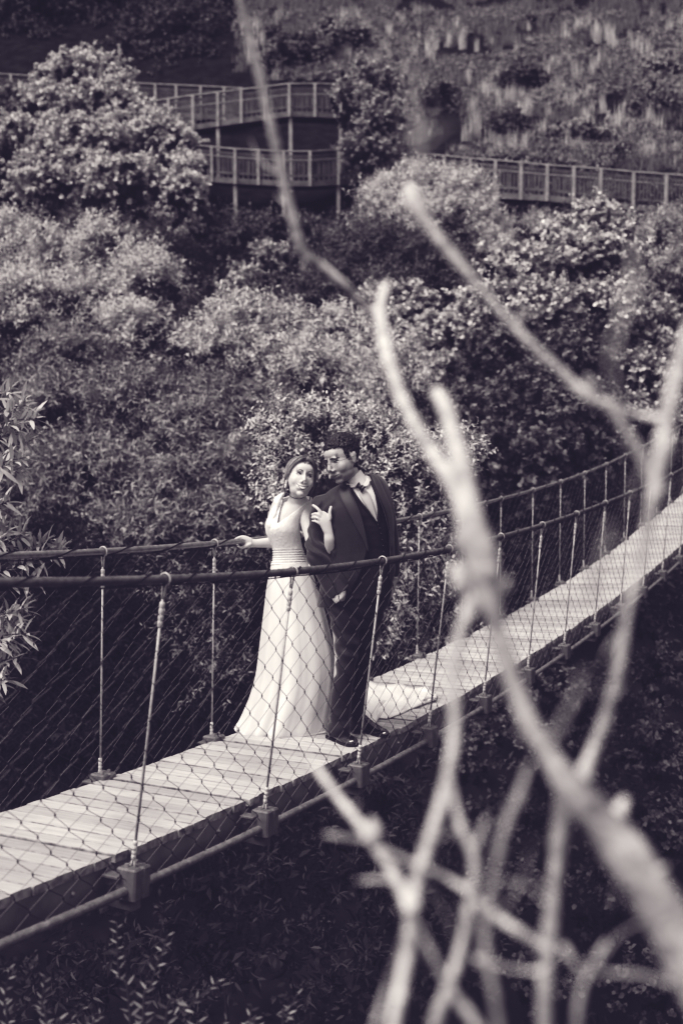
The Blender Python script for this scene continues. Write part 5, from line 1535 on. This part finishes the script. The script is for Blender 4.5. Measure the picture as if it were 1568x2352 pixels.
me = leaf_mesh('foliage', np.array(Vc), 8); me.materials.append(M_LEAF['chestnut']); at0(link(bpy.data.objects.new('foliage', me)), root)
at0(tw.build('twigs', M_twig, None, smooth=True), root)
for m_ in cat_m: at0(m_.build('catkin', M_cat, None), root)
b = MB(); b0 = P3(-120, 1900, 7.6); b0[2] = float(ground_z(b0[0], b0[1])) - .2; b.tube(spline([b0, P3(-150, 1500, 7.7), P3(-130, 1000, 7.8)], 6), [.12, .08, .04], n=9)
for (a, b_, k, c_) in sprays: b.tube(spline([P3(-140, a[1] + 120, 7.7), P3(a[0], a[1] + 40, 7.6)], 4), [.02, .008], n=6)
at0(b.build('trunk', M_bark, None, smooth=True), root)

# ---- young willow shoots reaching up at the bottom
M_LEAF['shoot'] = leaf_mat('leaf_young', .12, .32)
sh = [((300, 2360), (268, 2120), (330, 2352), 'tallest'), ((330, 2380), (385, 2150), 0, ''), ((380, 2380), (500, 2255), 0, ''), ((20, 2400), (22, 2225), 0, ''), ((110, 2400), (104, 2245), 0, ''), ((130, 2420), (195, 2310), 0, ''), ((650, 2400), (682, 2285), 0, ''), ((590, 2420), (578, 2310), 0, ''), ((220, 2420), (230, 2330), 0, ''), ((450, 2420), (520, 2345), 0, '')]
sh_lab = ['tallest upright willow shoot at the bottom edge', 'leaning willow shoot just right of the tallest one', 'willow shoot bending right beside the two tall ones', 'thin shoot in the bottom left corner', 'thin curling shoot second from the bottom left corner', 'short leafy shoot leaning right near the bottom left', 'upright shoot below the middle of the bridge', 'short twin of the upright shoot below the middle of the bridge', 'lowest leafy shoot left of the tallest one', 'low spreading shoot at the foot of the bent one']
rng = np.random.default_rng(5)
for i, (a, b_, _, _) in enumerate(sh):
    y = 3.45 + rng.uniform(-.15, .15)
    pa, pb = P3(a[0], a[1], y), P3(b_[0], b_[1], y)
    gz = float(ground_z(pa[0], pa[1])); foot = np.array([pa[0] - .05, pa[1] + .05, gz - .05])
    root = empty('willow_shoot', sh_lab[i], 'plant', loc=foot, group='young willow shoots at the bottom edge')
    b = MB(); path = spline([foot, lerp(foot, pa, .6) + [.03, 0, 0], pa, lerp(pa, pb, .5) + [-.015, 0, 0], pb], 8)
    b.tube(path, [.007, .006, .0045, .003, .0014], n=6)
    at0(b.build('stem', M_twig, None, smooth=True), root)
    V_ = []; seg = resample(path[16:], .017)
    L0 = len(seg)
    for j in range(L0):
        p = seg[j]; d = unit(seg[min(j + 1, L0 - 1)] - seg[max(j - 1, 0)]); s_ = (-1) ** j
        f = j / L0; l = lerp(.046, .024, f) * rng.uniform(.8, 1.15); th = rng.normal(0, .5)
        side = np.array([s_ * math.cos(th), math.sin(th), 0]); ld = unit(d * rng.uniform(.35, .9) + side * .9); w = l * .26
        wn = unit(np.cross(ld, [0, -1, .5] + rng.normal(0, .25, 3))); nn = np.cross(wn, ld)
        V_.append([p, p + ld * l * .3 + wn * w * .42, p + ld * l * .62 + wn * w * .4, p + ld * l - nn * l * .1, p + ld * l * .62 - wn * w * .4, p + ld * l * .3 - wn * w * .42])
    me = leaf_mesh('foliage', np.array(V_), 6); me.materials.append(M_LEAF['shoot']); at0(link(bpy.data.objects.new('foliage', me)), root)

# ---- hillside grass tufts and low plants
rng = np.random.default_rng(31)
def hill_pts(n, u0, u1, v0, v1):
    """points of the slope behind the right-hand boardwalk"""
    out = []
    X = rng.uniform(-16, 24, n * 6); Y = rng.uniform(40.5, 66, n * 6); Z = ground_z(X, Y)
    u, v = uvp(np.stack([X, Y, Z], 1)); wob = np.array([mnoise.noise(Vector((0, b_ * .03, 2.0))) + .4 * mnoise.noise(Vector((a * .02, b_ * .09, 7.0))) for a, b_ in zip(u, v)]) * 60; u0 = u0 + wob; ok = (u > u0) & (u < u1) & (v > v0) & (v < v1) & ((v < 185) | (u > 900)) & (v < 352 + (u - 900) * .08)
    q = np.stack([X, Y, Z], 1)[ok]
    return q[:n]
def tufts(P, h, nb_, rng, w=.012, spread=.16):
    V_ = []
    for p, hh in zip(P, h):
        k = nb_
        a = rng.uniform(0, 6.28, k); r = rng.uniform(0, spread * .5, k) * hh; lean = rng.normal(0, .16, k)
        b0 = p + np.stack([np.cos(a) * r, np.sin(a) * r, np.zeros(k)], 1)
        l = hh * rng.uniform(.25, 1.1, k)
        out_ = np.stack([np.cos(a), np.sin(a), np.zeros(k)], 1); lean = lean * .45
        top = b0 + np.stack([np.zeros(k), np.zeros(k), l], 1) + out_ * (np.abs(lean) * l)[:, None]
        mid = lerp(b0, top, .55) - out_ * (np.abs(lean) * l * .2)[:, None]
        s_ = np.stack([np.cos(a * 3), np.sin(a * 3) * .3, np.zeros(k)], 1) * w
        V_.append(np.stack([b0 - s_, b0 + s_, mid + s_ * .9, top, mid - s_ * .9], 1))
    return np.concatenate(V_)
M_LEAF['hill'] = leaf_mat('leaf_hill', .07, .50)
M_LEAF['straw'] = leaf_mat('dry_grass', .32, .85, trans=.25)
M_LEAF['turf'] = leaf_mat('green_grass', .05, .30, trans=.2)
P = hill_pts(300, 560, 1700, 45, 385)
P = P[np.array([mnoise.noise(Vector(p * .35 + np.array([0, 5, 0]))) > -.12 for p in P])]
me = leaf_mesh('hill_grass', tufts(P, rng.uniform(.45, 1.0, len(P)) ** 1.3 * 1.25, 60, rng, .008, .40), 5); me.materials.append(M_LEAF['straw'])
tag(link(bpy.data.objects.new('hill_grass', me)), 'pale dry grass tufts on the hillside', None, kind='stuff')
P = hill_pts(6500, 540, 1700, -60, 470)
P = P[np.array([mnoise.noise(Vector(p * .55)) + .5 * mnoise.noise(Vector(p * 1.6)) > -.10 for p in P])]
me = leaf_mesh('hill_grass', tufts(P, rng.uniform(.25, .6, len(P)), 34, rng, .011, .9), 5); me.materials.append(M_LEAF['turf'])
tag(link(bpy.data.objects.new('hill_grass', me)), 'short green grass covering the hillside', None, kind='stuff')
P = hill_pts(3600, 540, 1700, 35, 470)
P = P[np.array([mnoise.noise(Vector(p * .4 + np.array([9, 0, 0]))) > -.05 for p in P])]; n = len(P)
sc_ = rng.uniform(.18, .5, n)
idx = np.repeat(np.arange(n), 24); d = nrm(rng.normal(0, 1, (len(idx), 3)) + [0, -.2, .5]); PP = P[idx] + d * (sc_[idx] * rng.uniform(.3, 1, len(idx)))[:, None] * [1, 1, .8]
Vv, _ = leaves_on(PP, nrm(d + [0, 0, .3]), rng, 9, .17, .10, .045, .1)
me = leaf_mesh('hill_undergrowth', Vv, 4); me.materials.append(M_LEAF['hill'])
tag(link(bpy.data.objects.new('hill_undergrowth', me)), 'low leafy plants and ferns scattered over the hillside', None, kind='stuff')
for i, (u, v, a, b_, tone, lab) in enumerate([
        (1165, 300, 46, 30, 'dull', 'dark low bush just above the rail where the long boardwalk leaves the willow'), (1330, 315, 60, 26, 'mid', 'ferny bush above the middle posts of the long boardwalk'),
        (1500, 250, 55, 34, 'shade', 'rounded bush high above the right end of the long boardwalk'), (1010, 230, 42, 34, 'shade', 'small bush right of the dark leafy tree on the slope'),
        (1510, 165, 42, 24, 'mid', 'pale dome shaped bush near the top of the slope at right'), (680, 140, 70, 44, 'shade', 'scrubby bush above the bend of the upper boardwalk'),
        (1200, 190, 50, 26, 'dull', 'dark bush amid the pale grass tufts in the middle of the slope'), (780, 100, 60, 40, 'mid', 'leafy bush on the slope above the dark leafy tree')]):
    d_ = P3(u, v, 1.0); t_ = 41.0
    while t_ < 64 and d_[2] * t_ > float(ground_z(d_[0] * t_, t_)): t_ += .1
    t_ -= .8; v -= b_ * .5
    tree('hill_shrub', lab, 'bush', 'broad', tone, [(u, v, a, b_ * 1.15, t_), (u + a * .7, v + 10, a * .7, b_ * .85, t_), (u - a * .7, v + 12, a * .65, b_ * .8, t_)], 300 + i, cover=4, size=.85, nclump=14, group='bushes dotted over the grassy slope')
# ---- undergrowth on the lower slope, between the bushes
X = rng.uniform(-14, 16, 9000); Y = rng.uniform(9, 42, 9000)
q = np.stack([X, Y, ground_z(X, Y)], 1)
d = nrm(rng.normal(0, 1, (len(q), 3)) + [0, -.2, .8]); 
Vv, _ = leaves_on(np.concatenate([q + d * .3, q + d * .15 + rng.normal(0, .25, q.shape) * [1, 1, .3]]), np.concatenate([d, d]), rng, 8, .4, .13, .06, .1)
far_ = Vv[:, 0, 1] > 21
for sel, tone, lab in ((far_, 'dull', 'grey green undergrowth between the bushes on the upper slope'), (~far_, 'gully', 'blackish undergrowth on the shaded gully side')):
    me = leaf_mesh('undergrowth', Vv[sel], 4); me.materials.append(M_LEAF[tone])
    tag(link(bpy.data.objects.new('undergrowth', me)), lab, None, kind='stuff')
# ================================================================ BARE BRANCHES CLOSE TO THE LENS
M_lich = mat('lichened_bark', .52, rough=.95, var=.5, scale=28, bump=.8, bscale=90, spec=.1)
M_lich2 = mat('grey_bark', .30, rough=.95, var=.6, scale=16, bump=1.0, bscale=60, spec=.1)
root = empty('bare_tree', 'leafless lichen covered tree with pale forking branches close to the viewer at right', 'tree', loc=(.55, .95, -1.75))
rng = np.random.default_rng(4)
def limb(name, pts, depth, parent=None, knots=True, m=None):
    """pts: (u, v, width) in photo units; depth: distance or (start, end)"""
    pts = np.array(pts, float); n = len(pts); pts[:, 2] *= .9
    dd = np.linspace(depth[0], depth[1], n) if np.ndim(depth) else np.full(n, depth)
    P = np.array([P3(u, v, y) for (u, v, w), y in zip(pts, dd)]); r = np.array([w / 2 * y / F_PX for (u, v, w), y in zip(pts, dd)])
    S_ = spline(np.column_stack([P, r]), 10)
    S_ = np.vstack([S_])
    Q = S_[:, :3]; rr = np.maximum(np.nan_to_num(S_[:, 3]), .001)
    rr = rr * (1 + .10 * np.array([mnoise.noise(Vector(q * 45)) for q in Q]) + .10 * np.array([mnoise.noise(Vector(q * 18 + 5)) for q in Q]))
    b = MB(); b.tube(Q, rr, n=14, caps=True); b.sphere(Q[-1], rr[-1], 10, 7); b.sphere(Q[0], rr[0], 10, 7)
    if knots:
        for _ in range(max(2, n)):
            i = rng.integers(2, len(Q) - 2); b.sphere(Q[i] + rng.normal(0, .4, 3) * rr[i], rr[i] * rng.uniform(.5, .85), 9, 6)
    me = fuse(b, max(.0016, float(rr.min()) * .35), 2)
    o = mesh_obj(name, me, m or M_lich); return at0(o, root)
limb('trunk', [(1700, 2420, 176), (1615, 2260, 156), (1530, 2110, 138), (1448, 1980, 120), (1375, 1880, 110), (1320, 1820, 98), (1268, 1750, 66), (1225, 1680, 58), (1190, 1600, 52), (1160, 1510, 50), (1135, 1420, 52), (1115, 1340, 78), (1100, 1270, 88), (1078, 1200, 70)], (.95, 1.15), m=M_lich2)
limb('limb', [(1085, 1220, 74), (1050, 1130, 50), (1010, 1065, 40), (960, 990, 36), (920, 910, 35), (893, 830, 33), (878, 760, 32), (872, 715, 32), (878, 680, 27), (885, 655, 22)], (1.15, 1.75))
limb('limb', [(1085, 1210, 66), (1068, 1120, 60), (1050, 1040, 50), (1036, 980, 46), (1020, 930, 42), (1005, 905, 38)], (1.15, 1.45))
limb('twig', [(870, 735, 26), (830, 695, 22), (780, 645, 23), (730, 605, 24), (697, 580, 30), (682, 540, 25), (664, 470, 25), (645, 390, 25), (628, 310, 24), (612, 240, 22), (598, 180, 24), (580, 110, 22), (560, 40, 20), (548, -20, 16)], (1.75, 1.6))
limb('limb', [(1320, 1830, 60), (1355, 1740, 34), (1390, 1650, 30), (1415, 1560, 29), (1432, 1460, 25), (1450, 1370, 23), (1475, 1260, 25), (1497, 1160, 32), (1515, 1060, 40), (1532, 970, 44), (1550, 880, 40), (1570, 800, 38), (1600, 720, 36)], (1.1, 1.15))
limb('limb', [(1525, 965, 30), (1470, 955, 22), (1410, 935, 24), (1365, 918, 28), (1330, 895, 28), (1290, 855, 24), (1230, 800, 23), (1170, 740, 23), (1110, 670, 25), (1050, 600, 24), (1000, 540, 26), (965, 490, 38), (948, 455, 42), (938, 430, 24)], (1.3, 1.35))
limb('twig', [(1362, 925, 28), (1358, 895, 26), (1350, 868, 22)], 1.2, knots=False)
limb('twig', [(1395, 925, 26), (1420, 965, 26), (1445, 1005, 28), (1470, 1045, 28), (1490, 1090, 26), (1500, 1130, 28)], 1.17)
limb('twig', [(1460, 545, 13), (1452, 620, 16), (1438, 690, 17), (1418, 760, 15), (1404, 820, 13), (1402, 870, 12), (1425, 920, 14)], .75)
limb('twig', [(942, 90, 8), (946, 170, 10), (952, 250, 12), (958, 320, 16), (965, 380, 12), (955, 440, 14)], .85)
limb('twig', [(965, 330, 14), (1010, 290, 10), (1050, 250, 7)], .7, knots=False)
limb('limb', [(1100, 1330, 60), (1075, 1410, 44), (1050, 1480, 33), (1037, 1560, 32), (1045, 1640, 32), (1040, 1720, 33), (1025, 1800, 34), (1000, 1890, 33), (970, 1980, 36), (948, 2060, 40), (942, 2130, 38), (928, 2230, 37), (908, 2330, 38), (895, 2420, 40)], (1.13, 1.0))
limb('twig', [(705, 1735, 10), (735, 1775, 20), (775, 1830, 23), (815, 1880, 27), (855, 1930, 34), (890, 1985, 32), (920, 2040, 33), (942, 2090, 36)], (1.3, 1.02))
limb('twig', [(862, 1925, 40), (858, 1900, 40), (852, 1885, 22)], 1.12, knots=False)
limb('twig', [(748, 1918, 12), (790, 1924, 15), (840, 1932, 16)], 1.12, knots=False)
limb('twig', [(818, 2024, 8), (860, 2022, 13), (905, 2026, 15), (935, 2040, 16)], 1.08, knots=False)
limb('twig', [(1028, 1790, 26), (1045, 1850, 22), (1062, 1910, 26), (1085, 1960, 28), (1088, 2020, 24), (1075, 2090, 25), (1062, 2160, 26), (1040, 2240, 30), (1005, 2330, 32), (985, 2420, 34)], (1.05, .98))
limb('twig', [(1088, 1965, 22), (1105, 1915, 18), (1118, 1880, 14)], 1.03, knots=False)
limb('twig', [(880, 1950, 12), (950, 1985, 15), (1010, 2010, 17), (1070, 2045, 20), (1110, 2085, 26), (1160, 2120, 26), (1215, 2155, 26), (1262, 2185, 22)], (1.1, 1.0))
limb('twig', [(1215, 1760, 20), (1190, 1830, 24), (1160, 1900, 26), (1140, 1980, 26), (1125, 2060, 25), (1112, 2130, 26), (1118, 2200, 26), (1135, 2290, 24), (1150, 2400, 24)], (.98, .88), m=M_lich2)
limb('limb', [(1300, 1840, 62), (1285, 1920, 44), (1276, 2000, 38), (1268, 2080, 38), (1258, 2160, 46), (1252, 2240, 42), (1250, 2330, 40), (1252, 2420, 42)], (1.08, 1.0), m=M_lich2)
limb('twig', [(1095, 2205, 22), (1130, 2215, 11), (1185, 2228, 11), (1240, 2232, 18), (1262, 2215, 16)], .98, knots=False)
limb('twig', [(1295, 2180, 26), (1320, 2215, 18), (1355, 2232, 13), (1410, 2236, 12), (1470, 2240, 12), (1530, 2258, 14), (1600, 2280, 16)], .96)
limb('twig', [(1395, 2160, 10), (1375, 2190, 14), (1350, 2240, 15), (1330, 2300, 22), (1322, 2400, 20)], .95)
limb('twig', [(1340, 1540, 14), (1320, 1600, 18), (1290, 1660, 22), (1260, 1710, 24), (1235, 1735, 22)], .82, m=M_lich2)
limb('twig', [(1400, 1210, 20), (1385, 1270, 20), (1362, 1330, 18), (1350, 1390, 14)], .8, knots=False, m=M_lich2)
limb('twig', [(955, 2120, 16), (985, 2180, 18), (1010, 2230, 20), (1045, 2290, 26), (1090, 2350, 28), (1130, 2420, 30)], .95)
limb('twig', [(930, 2150, 14), (905, 2230, 16), (880, 2300, 18), (850, 2400, 20)], .95)
limb('twig', [(1060, 1345, 44), (1052, 1318, 40), (1048, 1300, 26)], 1.12, knots=False)
limb('twig', [(1130, 1370, 40), (1152, 1350, 34), (1165, 1335, 20)], 1.12, knots=False)
limb('twig', [(1400, 1900, 50), (1420, 1868, 40), (1432, 1840, 26)], 1.02, knots=False)
limb('twig', [(1700, 2380, 60), (1750, 2600, 70), (1800, 3200, 90)], .95, knots=False)

# short spurs and buds along the limbs
for (u, v, du, dv, w, y) in [(905, 880, -22, -26, 9, 1.45), (880, 800, 24, -22, 8, 1.5), (950, 985, 30, -20, 10, 1.35), (1180, 745, 16, -34, 9, 1.25), (1090, 655, -26, 10, 8, 1.3), (1245, 815, -24, 20, 9, 1.2), (660, 470, -26, -22, 8, 1.65), (705, 590, -12, 30, 9, 1.7), (640, 380, 22, -28, 7, 1.6), (1440, 1420, -30, -30, 10, 1.1), (1405, 1600, 30, -26, 10, 1.1), (1210, 1660, -34, -14, 12, 1.1), (1175, 1530, 30, -24, 12, 1.12), (1038, 1700, -26, -26, 9, 1.08), (1030, 1560, 24, -24, 9, 1.1), (940, 2100, -34, -16, 10, 1.05), (800, 1865, 26, -24, 9, 1.15), (1270, 2050, -32, -26, 12, 1.05), (1262, 2180, 34, -22, 10, 1.05), (1120, 2080, 28, -30, 9, .95), (1075, 2110, -28, -26, 9, 1.0), (1560, 880, -34, -24, 14, 1.12), (1500, 1140, 30, -30, 12, 1.1), (1400, 1890, -46, -8, 18, 1.02), (1480, 2010, 52, -20, 18, .98)]:
    limb('twig', [(u, v, w * 1.3), (u + du * .5, v + dv * .4, w), (u + du, v + dv, w * .7)], y, knots=False)

for P_, y in [([(1140, 2110, 9), (1180, 2060, 8), (1205, 2000, 7), (1222, 1950, 5)], 1.0), ([(1262, 2080, 9), (1215, 2040, 8), (1170, 2025, 7), (1120, 2030, 5)], 1.02), ([(1470, 2120, 11), (1420, 2150, 9), (1380, 2200, 8), (1300, 2260, 6)], .98), ([(960, 2010, 9), (1000, 2060, 8), (1030, 2120, 7), (1040, 2180, 5)], 1.08), ([(1350, 1860, 12), (1400, 1930, 9), (1415, 2010, 8), (1400, 2090, 6)], 1.05),
              ([(1060, 1900, 9), (1010, 1925, 8), (950, 1930, 6)], 1.05), ([(1440, 1440, 9), (1400, 1480, 8), (1375, 1540, 6), (1370, 1600, 5)], 1.1), ([(1530, 1000, 10), (1490, 1040, 8), (1455, 1110, 6), (1440, 1180, 5)], 1.12), ([(1180, 745, 8), (1215, 720, 7), (1260, 690, 5)], 1.3), ([(640, 400, 8), (600, 370, 7), (575, 320, 5)], 1.65), ([(1005, 1050, 9), (980, 1010, 8), (972, 960, 6)], 1.3)]:
    limb('twig', P_, y, knots=False)
